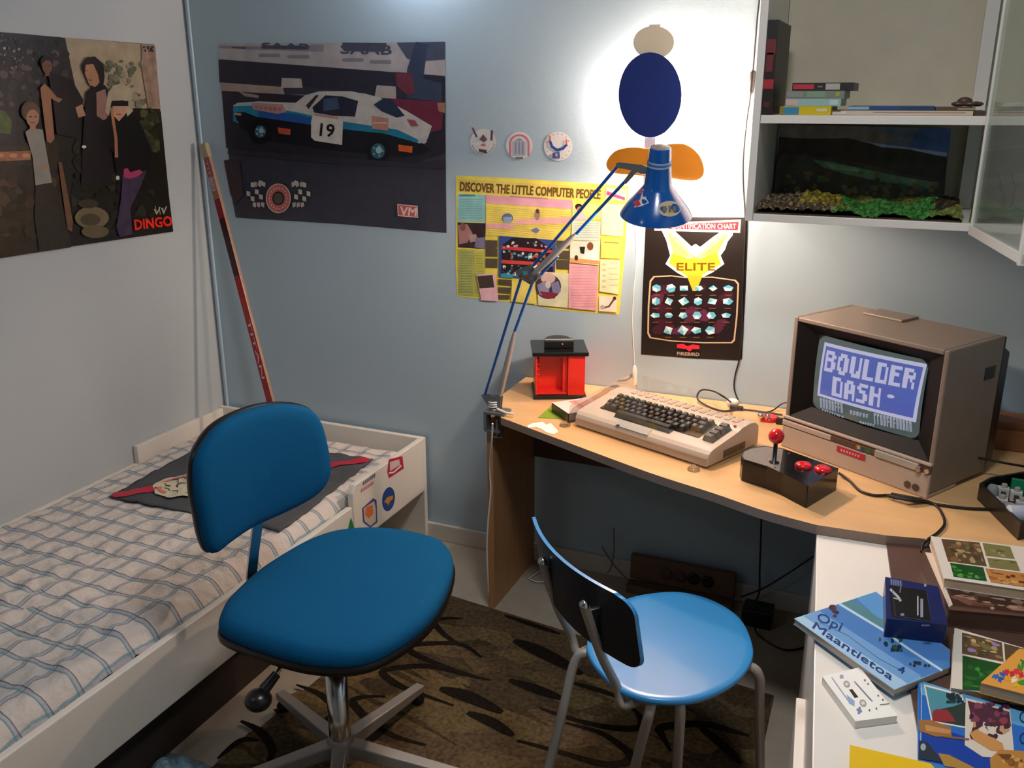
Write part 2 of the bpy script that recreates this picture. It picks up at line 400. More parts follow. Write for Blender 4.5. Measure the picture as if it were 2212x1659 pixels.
a.poly([(480, 196), (760, 212), (963, 225), (963, 330), (900, 350), (490, 320)], '#2b2732')
a.poly([(517, 198), (560, 206), (560, 212), (530, 208)], '#9a8a88')
a.poly([(840, 212), (960, 220), (955, 280), (930, 286), (850, 240)], '#6e2a42')
a.poly([(945, 222), (962, 222), (962, 244), (948, 240)], '#a8775e')
# car
a.poly([(505, 228), (515, 222), (560, 219), (640, 222), (660, 206), (690, 197), (740, 197), (790, 202), (830, 214), (880, 240), (934, 272), (925, 300), (905, 312), (820, 318), (700, 315), (560, 300), (510, 262), (505, 240)], '#a9c0c0')
a.poly([(640, 222), (662, 206), (700, 197), (760, 197), (820, 210), (880, 240), (934, 273), (922, 302), (900, 304), (870, 292), (820, 285), (770, 272), (700, 252), (640, 240), (560, 232), (540, 222)], '#c9c3bd')
a.poly([(505, 229), (545, 228), (640, 242), (700, 256), (780, 268), (860, 280), (905, 302), (900, 318), (505, 262)], '#1f7f9e')
a.poly([(560, 240), (640, 246), (700, 262), (700, 276), (560, 262)], '#2356a0')
a.poly([(506, 243), (530, 242), (555, 252), (690, 272), (770, 282), (830, 288), (915, 312), (930, 322), (915, 334), (860, 340), (700, 322), (560, 300), (520, 275)], '#17161e')
a.poly([(676, 232), (704, 206), (740, 208), (775, 218), (768, 252), (722, 250), (680, 243)], '#262a3c')
a.poly([(700, 214), (730, 210), (735, 235), (700, 240)], '#40506a')
a.poly([(808, 226), (830, 212), (848, 216), (876, 250), (858, 254), (825, 240)], '#26324a')
a.poly([(662, 228), (684, 205), (690, 206), (668, 236)], '#3a3230')
a.poly([(545, 222), (612, 225), (620, 242), (600, 246), (548, 236)], '#b98b86')
[a.rect(552+q*10, 228+q, 559+q*10, 235+q, '#a07276') for q in range(6)]
a.poly([(508, 243), (523, 245), (522, 250), (508, 248)], '#c48c84')
for cx, cy, r, r2 in ((564, 284, 26, 12), (818, 326, 26, 15)):
    a.ell(cx, cy, r, r*1.05, '#101016'); a.ell(cx, cy, r2, r2*1.1, '#35616e'); a.ell(cx+2, cy-2, r2*.45, r2*.5, '#9bc0c4')
    for q in range(5): a.ell(cx+r2*.7*math.cos(q*1.257), cy+r2*.7*math.sin(q*1.257), 2.2, 2.2, '#8fb6bc', 8)
a.poly([(602, 275), (630, 279), (629, 292), (604, 288)], '#c4543c')
a.poly([(862, 312), (893, 316), (892, 330), (863, 326)], '#e0642c')
a.poly([(805, 250), (841, 256), (840, 282), (806, 278)], '#c08878'); a.rect(808, 264, 838, 267, '#dcb6a6')
a.poly([(880, 257), (898, 260), (906, 272), (890, 272)], '#a85060')
a.poly([(904, 305), (923, 292), (924, 306), (918, 311)], '#bbb')
a.poly([(679, 243), (733, 252), (743, 262), (741, 313), (682, 304), (674, 296), (674, 262)], '#dcd3c9')
a.poly([(680, 244), (732, 252), (734, 258), (682, 250)], '#c0928a')
a.text('19', (692, 292), (722, 295), 27, '#1d1b1c', bold=1.4)
a.poly([(495, 322), (700, 338), (900, 352), (963, 345), (963, 365), (700, 352), (494, 332)], '#332f38')
a.poly([(486, 347), (496, 346), (520, 350), (528, 420), (512, 440), (500, 420)], '#43353a')
for sx in (-1, 1):   # checked flags
    for i in range(4):
        for j in range(3):
            if (i+j) % 2 == 0:
                x = 604+sx*(38+i*9); y = 412+(j-1)*13+i*2-(4 if j == 0 else 0)
                a.poly([(x-4, y-6), (x+4, y-4), (x+4, y+6), (x-4, y+4)], '#c9c1b4')
    for q in range(3): a.poly([(604+sx*(28+q*9), 396-abs(q-1)*2), (604+sx*(35+q*9), 392), (604+sx*(36+q*9), 401), (604+sx*(29+q*9), 404)], '#bdb5a8')
    for q in range(3): a.poly([(604+sx*(30+q*9), 438), (604+sx*(37+q*9), 436), (604+sx*(38+q*9), 445), (604+sx*(31+q*9), 448)], '#bdb5a8')
a.ell(604, 428, 27, 32, '#cdbfb0', 36); a.ell(604, 428, 25, 30, '#c06a66', 36); a.ell(604, 428, 13, 15, '#26221f', 28); a.ell(604, 428, 10, 12, '#5a554c', 24)
for q in range(18): a.ell(604+19*math.cos(q*.349), 428+22.5*math.sin(q*.349), 1.6, 2.2, '#e1b5a8', 6)
a.poly([(861, 440), (905, 444), (906, 470), (862, 466)], '#d7c9c0')
a.poly([(863, 442), (903, 446), (904, 468), (864, 464)], '#c65a5c'); a.text('VM', (866, 463), (901, 466), 18, '#e4cfc6', bold=1)
pm = a.mb
tag(pm.build('poster', 'artsoft'), 'large poster of a number 19 white and turquoise racing car on a dark track', 'poster')

# --- band poster on the left wall
a = Art(leftmap, (1, 0, 0), start=.0012)
a.poly([(-90, 62), (0, 70), (180, 84), (333, 96), (345, 220), (372, 500), (180, 528), (0, 558), (-90, 572)], '#1d1a16', 1)
a.poly([(130, 80), (333, 97), (340, 170), (347, 240), (250, 260), (170, 240), (150, 160)], '#a2937a', 0)
a.poly([(-90, 62), (60, 74), (140, 82), (152, 140), (165, 200), (150, 300), (60, 330), (-90, 330)], '#2b2628', 1)
a.blobs((-80, 86, 150, 230), 160, (4, 12), ['#1c191b', '#3c3436', '#57494c', '#2a2a22', '#23211d'], 3)
a.blobs((-80, 76, 60, 160), 50, (1.5, 4), ['#9a8f86', '#857a78', '#5d5456'], 4)
a.poly([(-20, 235), (10, 240), (24, 262), (20, 290), (-20, 285)], '#4c5c2c', 1)
a.blobs((215, 130, 330, 235), 80, (3, 9), ['#78745f', '#6a6a55', '#5a5c48', '#8d8570'], 5)
a.poly([(303, 96), (333, 99), (343, 230), (318, 232), (304, 150)], '#8f7868', 1)
a.blobs((306, 100, 330, 112), 10, (2, 5), ['#2b2628', '#4a4040'], 8)
a.poly([(150, 230), (340, 235), (372, 500), (180, 528), (100, 540), (110, 300)], '#17150f', 1)
a.blobs((300, 235, 343, 330), 60, (4, 11), ['#3b3c25', '#2d2e1d', '#4b4a30', '#22220f'], 6)
a.poly([(-90, 330), (120, 300), (150, 534), (-90, 570)], '#2e2114', 1)
a.blobs((-80, 340, 140, 526), 130, (5, 16), ['#3d2a1a', '#241a10', '#4b3525', '#1d160e', '#33291b'], 7)
a.blobs((150, 300, 330, 496), 70, (5, 14), ['#201e16', '#15130d', '#2b261d', '#0f0e0a'], 9)
a.poly([(-90, 325), (0, 328), (62, 325), (62, 345), (0, 348), (-90, 350)], '#9c6648', 1)
for q in range(5): a.ell(-60+q*28, 336, 9, 5, '#c48d6a', 10)
# people, standing
def head(x, y, rx, ry, skin, hair, sun=False):
    a.ell(x-1, y-ry*.45, rx*1.25, ry*1.0, hair, 14); a.ell(x, y+ry*.15, rx, ry*.95, skin, 14)
    a.rect(x-rx*.45, y+ry*.9, x+rx*.45, y+ry*1.5, skin)
    if sun: a.rect(x-rx*.9, y-ry*.15, x+rx*.8, y+ry*.12, '#15120f')
    else: a.rect(x-rx*.6, y-1, x-rx*.1, y+1, '#40302a'); a.rect(x+rx*.2, y-1, x+rx*.65, y+1, '#40302a')
    a.rect(x-rx*.4, y+ry*.6, x+rx*.3, y+ry*.7, '#7d4438')
a.poly([(50, 285), (62, 276), (88, 280), (96, 330), (108, 395), (72, 402), (66, 340)], '#8e8a82')
a.poly([(72, 400), (108, 394), (125, 420), (150, 530), (80, 540), (70, 470)], '#2a231b', 1)
a.poly([(78, 360), (92, 352), (100, 360), (84, 368)], '#a07f62')
a.ell(60, 240, 19, 22, '#4d3a2e', 14); head(66, 252, 14, 20, '#a97c5f', '#5b4636')
a.poly([(82, 190), (92, 180), (104, 200), (113, 300), (104, 310), (96, 305)], '#96694d')
a.poly([(98, 152), (150, 172), (175, 215), (165, 300), (118, 290), (108, 210)], '#1a1414'); head(97, 142, 11, 15, '#6d4a38', '#1a1414')
a.poly([(88, 182), (100, 188), (118, 210), (130, 214), (122, 222), (104, 212)], '#95684c')
a.poly([(182, 198), (196, 186), (222, 184), (236, 210), (232, 300), (238, 400), (170, 400), (176, 260)], '#191316')
a.poly([(203, 200), (222, 192), (232, 240), (222, 262), (204, 250)], '#8e6a5e')
a.poly([(158, 232), (172, 225), (180, 250), (164, 254)], '#a98168')
a.poly([(172, 140), (182, 124), (200, 122), (218, 138), (221, 165), (218, 188), (206, 180), (206, 160), (196, 142), (184, 140), (176, 160)], '#221b17')
a.poly([(180, 140), (196, 138), (206, 160), (210, 178), (200, 188), (188, 184), (178, 160)], '#a5795c'); a.rect(178, 152, 184, 154, '#33231b'); a.rect(186, 172, 194, 174, '#70392e')
a.poly([(212, 262), (240, 250), (288, 248), (305, 280), (325, 330), (315, 370), (262, 385), (250, 400), (240, 330), (208, 290)], '#100e10')
a.poly([(228, 200), (240, 184), (262, 180), (280, 196), (282, 240), (270, 252), (262, 216), (236, 218), (230, 250), (222, 240)], '#a59a82')
a.poly([(237, 222), (266, 220), (268, 244), (252, 262), (240, 250)], '#b58b72'); a.rect(236, 218, 272, 229, '#171312'); a.rect(246, 246, 256, 248, '#7a3a36')
a.poly([(260, 378), (312, 368), (300, 400), (276, 450), (281, 506), (253, 511), (246, 490), (256, 430)], '#3d3148', 1)
a.poly([(262, 366), (270, 362), (276, 372), (296, 366), (304, 372), (290, 382), (274, 386), (262, 382)], '#9c3862')
a.poly([(232, 232), (238, 232), (248, 296), (250, 340), (243, 340), (242, 300)], '#a06e50')
a.ell(176, 317, 5, 3.5, '#d8d0c2', 10); a.ell(249, 384, 4, 5, '#c9c2b4', 10)
a.ell(193, 470, 37, 24, '#6e6147', 18); a.ell(190, 474, 22, 13, '#4a3f2c', 14); a.ell(185, 440, 22, 10, '#3a3324', 12); a.ell(200, 500, 30, 14, '#5d523b', 14)
a.poly([(120, 350), (128, 350), (152, 480), (150, 500), (140, 495)], '#6a4a35', 1)
for q, x in enumerate((330, 338, 346)): a.line([(x, 445+q*2), (x+3, 462)], 2, '#8a8574')
a.text('DINGO', (286, 495), (366, 486), 21, '#e02a18', bold=1.6)
a.line([(328, 452), (333, 462), (340, 448)], 2.5, '#a9a48e'); a.line([(344, 450), (348, 460), (354, 446)], 2.5, '#a9a48e')
tag(a.mb.build('poster', ['artsoft', 'artnoise']), 'poster of four long-haired band members outdoors on the left wall', 'poster')

# --- yellow Little Computer People poster
a = Art(wallmap, NB, start=.0012)
a.poly([(985, 379), (1090, 384), (1200, 391), (1300, 398), (1358, 402), (1352, 520), (1338, 680), (1260, 674), (1190, 668), (1160, 660), (1080, 650), (988, 640), (984, 560), (986, 470)], '#e8d95c')
Y = '#efe27a'
a.poly([(990, 387), (1354, 408), (1348, 436), (990, 414)], '#d9c468')
a.text('DISCOVER THE LITTLE COMPUTER PEOPLE', (993, 411), (1296, 429), 19, '#6a5224', bold=1.5)
a.poly([(989, 418), (1049, 421), (1049, 480), (989, 479)], '#8fc6c6'); a.rect(993, 420, 1027, 424, '#4f8688')
for q in range(9): a.rect(994, 430+q*5, 1043, 431.5+q*5, '#76adae')
a.poly([(989, 480), (1049, 482), (1049, 538), (990, 534)], '#3a2a30', 1)
a.poly([(990, 486), (1010, 484), (1022, 505), (1010, 524), (992, 528)], '#a87a76'); a.ell(1000, 490, 7, 9, '#7e5652', 12); a.poly([(1014, 508), (1030, 505), (1032, 520), (1016, 524)], '#a8948e'); a.ell(1036, 506, 7, 8, '#352524', 12); a.poly([(1028, 514), (1049, 512), (1049, 538), (1026, 534)], '#7a7494')
a.poly([(990, 538), (1024, 540), (1024, 640), (991, 637)], '#a8b068'); a.poly([(1025, 540), (1049, 541), (1049, 642), (1026, 640)], '#c5c45e')
for q in range(16): a.rect(994, 545+q*5.6, 1020, 546.2+q*5.6, '#8a9450'); a.rect(1028, 546+q*5.6, 1045, 547.2+q*5.6, '#a5a74c')
a.poly([(1051, 421), (1237, 432), (1237, 452), (1051, 438)], '#dca2b4'); a.line([(1104, 424), (1184, 429)], 3, '#a8808e')
a.poly([(1051, 440), (1237, 454), (1237, 474), (1220, 520), (1051, 508)], '#e2d067')
for q in range(14): a.line([(1054, 446+q*4.6), (1232 if q < 9 else 1200, 459+q*4.6)], .8, '#bca850')
a.poly([(1051, 482), (1112, 484), (1112, 495), (1051, 492)], '#dda3a8'); a.poly([(1113, 474), (1235, 468), (1235, 482), (1113, 484)], '#dfa9a4')
a.ell(1098, 471, 12, 11, '#5a6a92', 16); a.poly([(1088, 468), (1108, 468), (1106, 482), (1090, 481)], '#8f9cba'); a.ell(1162, 463, 6, 13, '#9a8076', 12); a.ell(1163, 456, 4, 5, '#5a4034', 10); a.poly([(1147, 497), (1160, 491), (1168, 497), (1160, 504)], '#6d6f9e')
for x0, x1, ys in ((1051, 1076, (518, 535, 557)), (1204, 1232, (519, 540, 560))):
    for q, y in enumerate(ys): a.poly([(x0, y), (x1, y+1), (x1, y+17+q*2), (x0, y+16+q*2)], '#544a3c')
a.poly([(1078, 602), (1107, 604), (1107, 616), (1078, 614)], '#544a3c'); a.poly([(1078, 619), (1106, 621), (1104, 633), (1078, 631)], '#544a3c'); a.poly([(1078, 636), (1103, 637), (1102, 646), (1078, 645)], '#544a3c')
a.poly([(1080, 509), (1202, 518), (1200, 605), (1079, 597)], '#344a8e')
a.poly([(1085, 530), (1108, 513), (1160, 514), (1196, 538), (1196, 600), (1085, 590)], '#261c22')
a.poly([(1085, 530), (1196, 540), (1196, 546), (1085, 538)], '#c2363c'); a.poly([(1085, 560), (1196, 568), (1196, 575), (1085, 568)], '#c2483c')
a.blobs((1088, 540, 1194, 562), 26, (2, 4.5), ['#7fc0c6', '#d8c8b8', '#a9543c', '#e1e0dc', '#4a8aa0'], 12)
a.blobs((1088, 520, 1190, 536), 16, (2, 4), ['#d8c8b8', '#9aa0a4', '#6a4a52', '#c88'], 13)
a.blobs((1088, 572, 1194, 596), 30, (2, 4.5), ['#b8d0d4', '#d8c8b8', '#4a5a6c', '#e1e0dc', '#4a8aa0'], 14)
a.poly([(1084, 590), (1110, 592), (1110, 600), (1084, 598)], '#3c93ac')
a.poly([(1031, 592), (1071, 590), (1079, 650), (1042, 648)], '#e3b6c0'); a.poly([(1033, 596), (1066, 593), (1070, 620), (1038, 622)], '#463c34')
a.poly([(1108, 608), (1160, 612), (1160, 656), (1106, 650)], '#e4d26c')
a.poly([(1160, 585), (1232, 590), (1228, 664), (1165, 658)], '#d6d2ae'); a.ell(1186, 618, 28, 27, '#433542', 24); a.ell(1186, 600, 16, 12, '#c9aa9e', 14)
a.poly([(1162, 615), (1180, 605), (1190, 612), (1186, 640), (1168, 636)], '#8a86a4'); a.poly([(1192, 612), (1208, 606), (1214, 628), (1198, 640)], '#7d7c9c'); a.ell(1186, 614, 6, 8, '#cabfb6', 12); a.poly([(1168, 628), (1206, 632), (1200, 644), (1176, 642)], '#7a2c3c')
a.poly([(1239, 438), (1306, 442), (1304, 475), (1238, 472)], '#c5cc84'); a.ell(1252, 446, 8, 7, '#2c1d1c', 12); a.ell(1254, 452, 6, 7, '#a87468', 12); a.poly([(1244, 460), (1262, 460), (1270, 475), (1240, 474)], '#c2bcc8')
a.poly([(1238, 476), (1300, 478), (1298, 520), (1236, 518)], '#c9d4c4')
for q in range(7): a.rect(1242, 481+q*5, 1294, 482.4+q*5, '#a4b2a2')
a.poly([(1234, 520), (1299, 520), (1295, 572), (1233, 566)], '#dce0c8'); a.ell(1277, 531, 7, 9, '#7a4a34', 14); a.poly([(1262, 545), (1290, 538), (1297, 566), (1262, 566)], '#eee8e4'); a.poly([(1254, 532), (1266, 532), (1264, 548), (1256, 546)], '#2a2422'); a.poly([(1234, 556), (1296, 562), (1296, 570), (1234, 566)], '#d79a5e'); a.ell(1247, 556, 4, 6, '#3a2c26', 10)
a.poly([(1232, 568), (1295, 574), (1290, 670), (1230, 664)], '#e5a6ae')
for q in range(15): a.rect(1236, 576+q*6, 1288, 577.4+q*6, '#c98e98')
a.poly([(1312, 404), (1356, 410), (1354, 434), (1310, 426)], '#dbb6b4'); a.poly([(1314, 412), (1352, 426), (1352, 432), (1312, 420)], '#c84a70'); a.poly([(1330, 406), (1353, 408), (1353, 418), (1334, 412)], '#8fae8e')
a.poly([(1302, 438), (1351, 442), (1348, 510), (1301, 506)], '#e6dfb4'); a.poly([(1301, 514), (1347, 518), (1342, 558), (1300, 556)], '#dcd66c'); a.line([(1308, 522), (1338, 524)], 2.5, '#a09040')
a.poly([(1299, 560), (1342, 562), (1338, 634), (1297, 628)], '#eee5b8')
for q in range(5): a.rect(1318, 566+q*12, 1337, 567.5+q*12, '#c0b48c'); a.ell(1307, 570+q*12, 5, 3, '#cfc49a', 8)
a.poly([(1297, 637), (1336, 640), (1334, 673), (1296, 670)], '#f0e6d2'); a.line([(1306, 664), (1318, 660), (1330, 643)], 4, '#6d4a38'); a.ell(1330, 643, 4, 4, '#4c3226', 10); a.ell(1304, 662, 5, 5, '#b8a89c', 10)
tag(a.mb.build('poster', ['artsoft', 'artnoise']), 'creased yellow fold-out poster with a brown headline and columns of small pictures', 'poster')

# --- black chart poster
a = Art(wallmap, NB, start=.0022)
a.poly([(1396, 468), (1617, 470), (1610, 640), (1603, 775), (1596, 778), (1500, 774), (1385, 765), (1388, 640)], '#1c1512')
a.poly([(1414, 482), (1601, 474), (1599, 503), (1414, 498)], '#f3d7cf'); a.poly([(1418, 485), (1596, 479), (1594, 497), (1418, 494)], '#d8283c')
a.text('SHIP IDENTIFICATION CHART', (1424, 493), (1590, 494), 11, '#f6dcd2', bold=.5)
em = [(1427, 492), (1456, 497), (1478, 517), (1494, 532), (1503, 527), (1513, 533), (1540, 512), (1560, 498), (1584, 500), (1583, 508), (1572, 522), (1567, 538), (1557, 552), (1565, 570), (1540, 588), (1512, 602), (1505, 625), (1495, 625), (1490, 604), (1462, 588), (1438, 570), (1448, 552), (1440, 520)]
a.poly(em, '#fff3e0')
a.poly([(1436, 498), (1456, 505), (1480, 528), (1492, 548), (1502, 540), (1514, 548), (1538, 522), (1562, 504), (1576, 504), (1562, 524), (1552, 548), (1546, 560), (1454, 560), (1454, 548), (1446, 520)], '#f1ec9a')
a.poly([(1452, 546), (1490, 560), (1500, 556), (1512, 560), (1548, 544), (1558, 570), (1530, 586), (1508, 600), (1502, 622), (1497, 622), (1494, 602), (1466, 584), (1446, 568)], '#f0c434')
for q in range(5):
    a.line([(1446+q*8, 506+q*9), (1462+q*6, 552)], 2, '#e2d436'); a.line([(1568-q*8, 510+q*7), (1544-q*6, 552)], 2, '#d8d23a')
a.ell(1503, 540, 9, 13, '#fff6e2', 16)
a.text('ELITE', (1462, 583), (1544, 583), 16, '#7a5410', bold=1.2)
fr = [(1412, 596), (1450, 594), (1480, 598), (1540, 597), (1590, 604), (1597, 612), (1594, 680), (1588, 735), (1582, 741), (1520, 741), (1450, 737), (1404, 730), (1399, 720), (1400, 660), (1404, 606)]
a.poly(fr, '#cbb18c')
def shrink(pts, k, cx=None, cy=None):
    cx = cx if cx is not None else sum(p[0] for p in pts)/len(pts); cy = cy if cy is not None else sum(p[1] for p in pts)/len(pts)
    return [(cx+(x-cx)*k, cy+(y-cy)*k) for x, y in pts]
a.poly(shrink(fr, .965, 1498, 668), '#1d1214')
a.blobs((1408, 615, 1585, 722), 26, (7, 16), ['#3b1826', '#4e1f32', '#5c2440', '#2c1219'], 21, 1.3)
a.poly([(1484, 594), (1518, 596), (1505, 628), (1497, 628)], '#f0b42a')
rd = random.Random(5)
rows = [(622, [1419, 1450, 1478, 1510, 1541, 1574]), (650, [1418, 1446, 1478, 1509, 1540, 1573]), (680, [1417, 1446, 1477, 1507, 1538, 1570]), (712, [1445, 1477, 1506, 1536])]
for y, xs in rows:
    for x in xs:
        m = rd.choice((4, 5, 6)); ph = rd.uniform(0, 6); R_ = rd.uniform(9, 12.5); sq = rd.uniform(.55, .95)
        pts = [(x+R_*math.cos(ph+6.283*j/m), y+R_*sq*math.sin(ph+6.283*j/m)) for j in range(m)]
        a.poly(pts, '#62b4cc'); a.poly([pts[0], pts[1], (x, y)], '#e8eef0'); a.poly([pts[1], pts[2], (x, y)], '#bcdde4'); a.poly([pts[-1], pts[0], (x, y)], '#98cdd9')
        a.rect(x-7, y+14, x+7, y+16.2, '#6b4a24')
a.poly([(1464, 742), (1478, 741), (1487, 746), (1497, 742), (1512, 744), (1513, 752), (1498, 752), (1491, 758), (1484, 752), (1464, 750)], '#d62a40')
a.text('FIREBIRD', (1464, 765), (1512, 767), 7, '#b8a292', bold=.5)
tag(a.mb.build('poster', 'artgloss'), 'black ship identification chart poster with a gold winged emblem', 'poster')

# --- three round stickers above the yellow poster
def sticker(cx, cy, r, fn, label):
    s = Art(wallmap, NB, start=.0006); s.ell(cx, cy, r, r*1.02, '#dcd8d6', 32); fn(s, cx, cy)
    return tag(s.mb.build('sticker', 'art'), label, 'sticker', 'round stickers in a row on the wall')
def st1(s, x, y):
    for q in range(14): s.ell(x+24*math.cos(.2+q*.2), y+25*math.sin(.2+q*.2), 1.7, 1.7, '#8b8a92', 6)
    s.line([(x-22, y-29), (x-14, y-12)], 4, '#54505a'); s.line([(x+19, y-24), (x+18, y-5)], 5, '#5c4c56'); s.line([(x-24, y-31), (x-20, y-24)], 2.5, '#a83a4a')
    s.poly([(x-8, y-6), (x, y-17), (x+9, y-6), (x+2, y)], '#6c5258'); s.poly([(x-7, y+8), (x, y+2), (x+8, y+8)], '#c2626c'); s.poly([(x-10, y+14), (x+8, y+17), (x+8, y+24), (x-8, y+21)], '#4c484c')
def st2(s, x, y):
    pts = [(x+20*math.cos(math.pi+math.pi*i/14), y-4+18*math.sin(math.pi+math.pi*i/14)) for i in range(15)]
    s.line([(x-20, y+22)]+pts+[(x+20, y+22)], 4, '#cc7480'); s.rect(x-14, y-8, x+14, y+22, '#b2b6c2')
    for q in (-8, 0, 8): s.line([(x+q, y-8), (x+q, y+18)], 3, '#8d92a8')
    s.poly([(x-10, y-10), (x, y-16), (x+10, y-10)], '#8d92a0'); s.rect(x-8, y+25, x+8, y+29, '#726e6c')
def st3(s, x, y):
    for q in range(16): s.ell(x+25*math.cos(q*.39), y+27*math.sin(q*.39), 1.3, 1.3, '#a09ca0' if q < 9 else '#6d7078', 6)
    s.line([(x-18, y-12), (x-13, y+1), (x-2, y+8), (x+10, y+5), (x+18, y-3)], 5.5, '#274a94'); s.line([(x-18, y-22), (x-18, y-12)], 4, '#c4685e'); s.line([(x+18, y-14), (x+18, y-5)], 4, '#cf6a5c')
    s.poly([(x-12, y+14), (x+3, y+12), (x+4, y+26), (x-12, y+26)], '#3c5496'); s.rect(x-6, y+15, x-1, y+22, '#cf9a80')
sticker(1044, 307, 28, st1, 'round white sticker with red and dark figure, nearest the car poster')
sticker(1122, 314, 29, st2, 'round white sticker with a pink arch, middle of the row')
sticker(1206, 316, 31, st3, 'round white sticker with a blue antler shape, nearest the wall lamp')

# ================================================================== HOCKEY STICK
t0 = Vector((.052, -.03, 1.392)); b0 = P(590, 885, 'y', -.15); dd = (b0-t0).normalized(); b1 = t0+dd*((t0.z-.385)/-dd.z)
t = thing('hockey_stick', 'red and wood hockey stick leaning in the corner behind the bed', 'hockey stick', b1)
ax = dd; sd = ax.cross(Vector((0, -1, 0))).normalized(); fr_ = ax.cross(sd).normalized()
if fr_.y > 0: fr_ = -fr_
def stickbox(s0, s1, w_, d_, col):
    m = MB()
    pts = []
    for s_ in (s0, s1):
        for (i, j) in ((-1, -1), (1, -1), (1, 1), (-1, 1)): pts.append(t0+ax*s_+sd*(w_/2*i)+fr_*(d_/2*j))
    m.hexa(pts[:4], pts[4:], col); return m
Ls = (b1-t0).length
m = stickbox(.045, Ls, .027, .014, '#a8826a')
m.build('shaft', 'stick', t, bevel=.002)
# painted front face: seen face is toward -y
fa = Art(lambda s_, q: t0+ax*s_+sd*q+fr_*.0071, fr_, start=.0003)
if sd.x > 0: pass
W1 = .0135
for s0, s1, c in ((.05, .12, '#9c4a48'), (.12, .17, '#a8848a'), (.17, .20, '#9a6a55'), (.20, .27, '#8c1f34'), (.27, .48, '#3c1a1e'), (.48, .56, '#9c2020'), (.56, Ls, '#a4302e')):
    fa.poly([(s0, -W1), (s1, -W1), (s1, W1), (s0, W1)] if sd.x > 0 else [(s0, -W1), (s1, -W1), (s1, W1), (s0, W1)], c)
fa.text('TITAN', (.64, .0065 if sd.x < 0 else -.0065), (.86, .0065 if sd.x < 0 else -.0065), .013, '#c9c0c6', up=(0, -1) if sd.x < 0 else (0, 1))
fa.text('TITAN', (.06, .0065 if sd.x < 0 else -.0065), (.17, .0065 if sd.x < 0 else -.0065), .011, '#c8b4b4', up=(0, -1) if sd.x < 0 else (0, 1))
fa.mb.build('lettering', 'stick', t)['label'] = 'red painted band with pale lettering'
stickbox(-.002, .05, .031, .020, '#a89a78').build('grip', 'stick', t, bevel=.004)['label'] = 'tape-wrapped tan butt end'

# ================================================================== BED
bed = thing('bed', 'low white bed with box sides and stickers on its end panel', 'bed', (.45, -1.0, 0))
MB().box((0.002, -.035, 0), (.905, -.015, .40)).build('headboard', 'white', bed, bevel=.003)
m = MB()
m.add([(.885, -.035, .20), (.885, -.49, .20), (.885, -.49, .375), (.885, -.475, .40), (.885, -.035, .40), (.905, -.035, .20), (.905, -.49, .20), (.905, -.49, .375), (.905, -.475, .40), (.905, -.035, .40)],
      [(0, 1, 2, 3, 4), (9, 8, 7, 6, 5), (0, 5, 6, 1), (1, 6, 7, 2), (2, 7, 8, 3), (3, 8, 9, 4), (4, 9, 5, 0)])
m.build('side_panel', 'white', bed, bevel=.003)
MB().box((.002, -.48, .20), (.022, -.035, .395)).build('side_panel', 'white', bed, bevel=.003)
MB().box((.883, -2.30, .16), (.903, -.492, .332)).build('side_rail', 'white', bed, bevel=.003)
MB().box((.002, -2.30, .16), (.022, -.482, .332)).build('side_rail', 'white', bed, bevel=.003)
MB().box((.002, -2.32, 0), (.905, -2.30, .36)).build('footboard', 'white', bed, bevel=.003)
MB().box((.023, -2.299, .18), (.882, -.036, .20)).build('bed_base', 'white', bed)
MB().box((.845, -2.29, 0), (.86, -.50, .18)).build('underbed_shade_board', mat('underbed_shade', (44, 32, 26), .7), bed)  # dark board added behind the rail to give the shade under the bed
def bp_(y, z): return Vector((.9055, y, z))
def bmap(px, py): return P(px, py, 'x', .905)
def bsticker(fn, lab):
    s = Art(bmap, (1, 0, 0), start=.0006); fn(s); o = s.mb.build('sticker', 'art', bed); o['label'] = lab
def q1(s):
    s.poly([(840, 992), (869, 985), (872, 1012), (840, 1033), (836, 1020)], '#b8283e'); s.poly([(842, 998), (862, 992), (864, 1004), (842, 1018)], '#d8c3bd'); s.line([(840, 1022), (850, 1020), (866, 1006)], 3, '#eee')
def q2(s):
    for q in range(6):
        s.poly([(783+q*4.6, 1050-q*3.4), (786.5+q*4.6, 1047-q*3.4), (787+q*4.6, 1038-q*3.4), (783.5+q*4.6, 1041-q*3.4)], '#6a6f84'); s.poly([(779+q*4.6, 1065-q*3.2), (782.5+q*4.6, 1062-q*3.2), (783+q*4.6, 1054-q*3.2), (779.5+q*4.6, 1057-q*3.2)], '#cf7a80')
def q3(s):
    s.ell(839, 1078, 13.5, 26, '#1c3c82', 28, .12); s.ell(839, 1078, 11.5, 23, '#23488e', 28, .12); s.poly([(829, 1085), (836, 1074), (848, 1070), (849, 1076), (842, 1084), (838, 1092), (835, 1086)], '#c98a28')
def q4(s):
    s.poly([(782, 1098), (806, 1076), (813, 1080), (815, 1128), (800, 1140), (784, 1128)], '#4a4a78'); s.poly([(785, 1098), (808, 1082), (812, 1100), (812, 1126), (800, 1136), (787, 1126)], '#c6b8ae'); s.poly([(790, 1096), (804, 1090), (806, 1110), (796, 1120), (788, 1112)], '#d8703a')
def q5(s): s.poly([(758, 1118), (768, 1150), (750, 1152)], '#1d7a34')
for f_, l_ in ((q1, 'red and white sticker with a swoosh'), (q2, 'faded lettered sticker'), (q3, 'round blue sticker with an orange aeroplane'), (q4, 'orange and white picture sticker in a purple frame'), (q5, 'green triangular sticker')): bsticker(f_, l_)

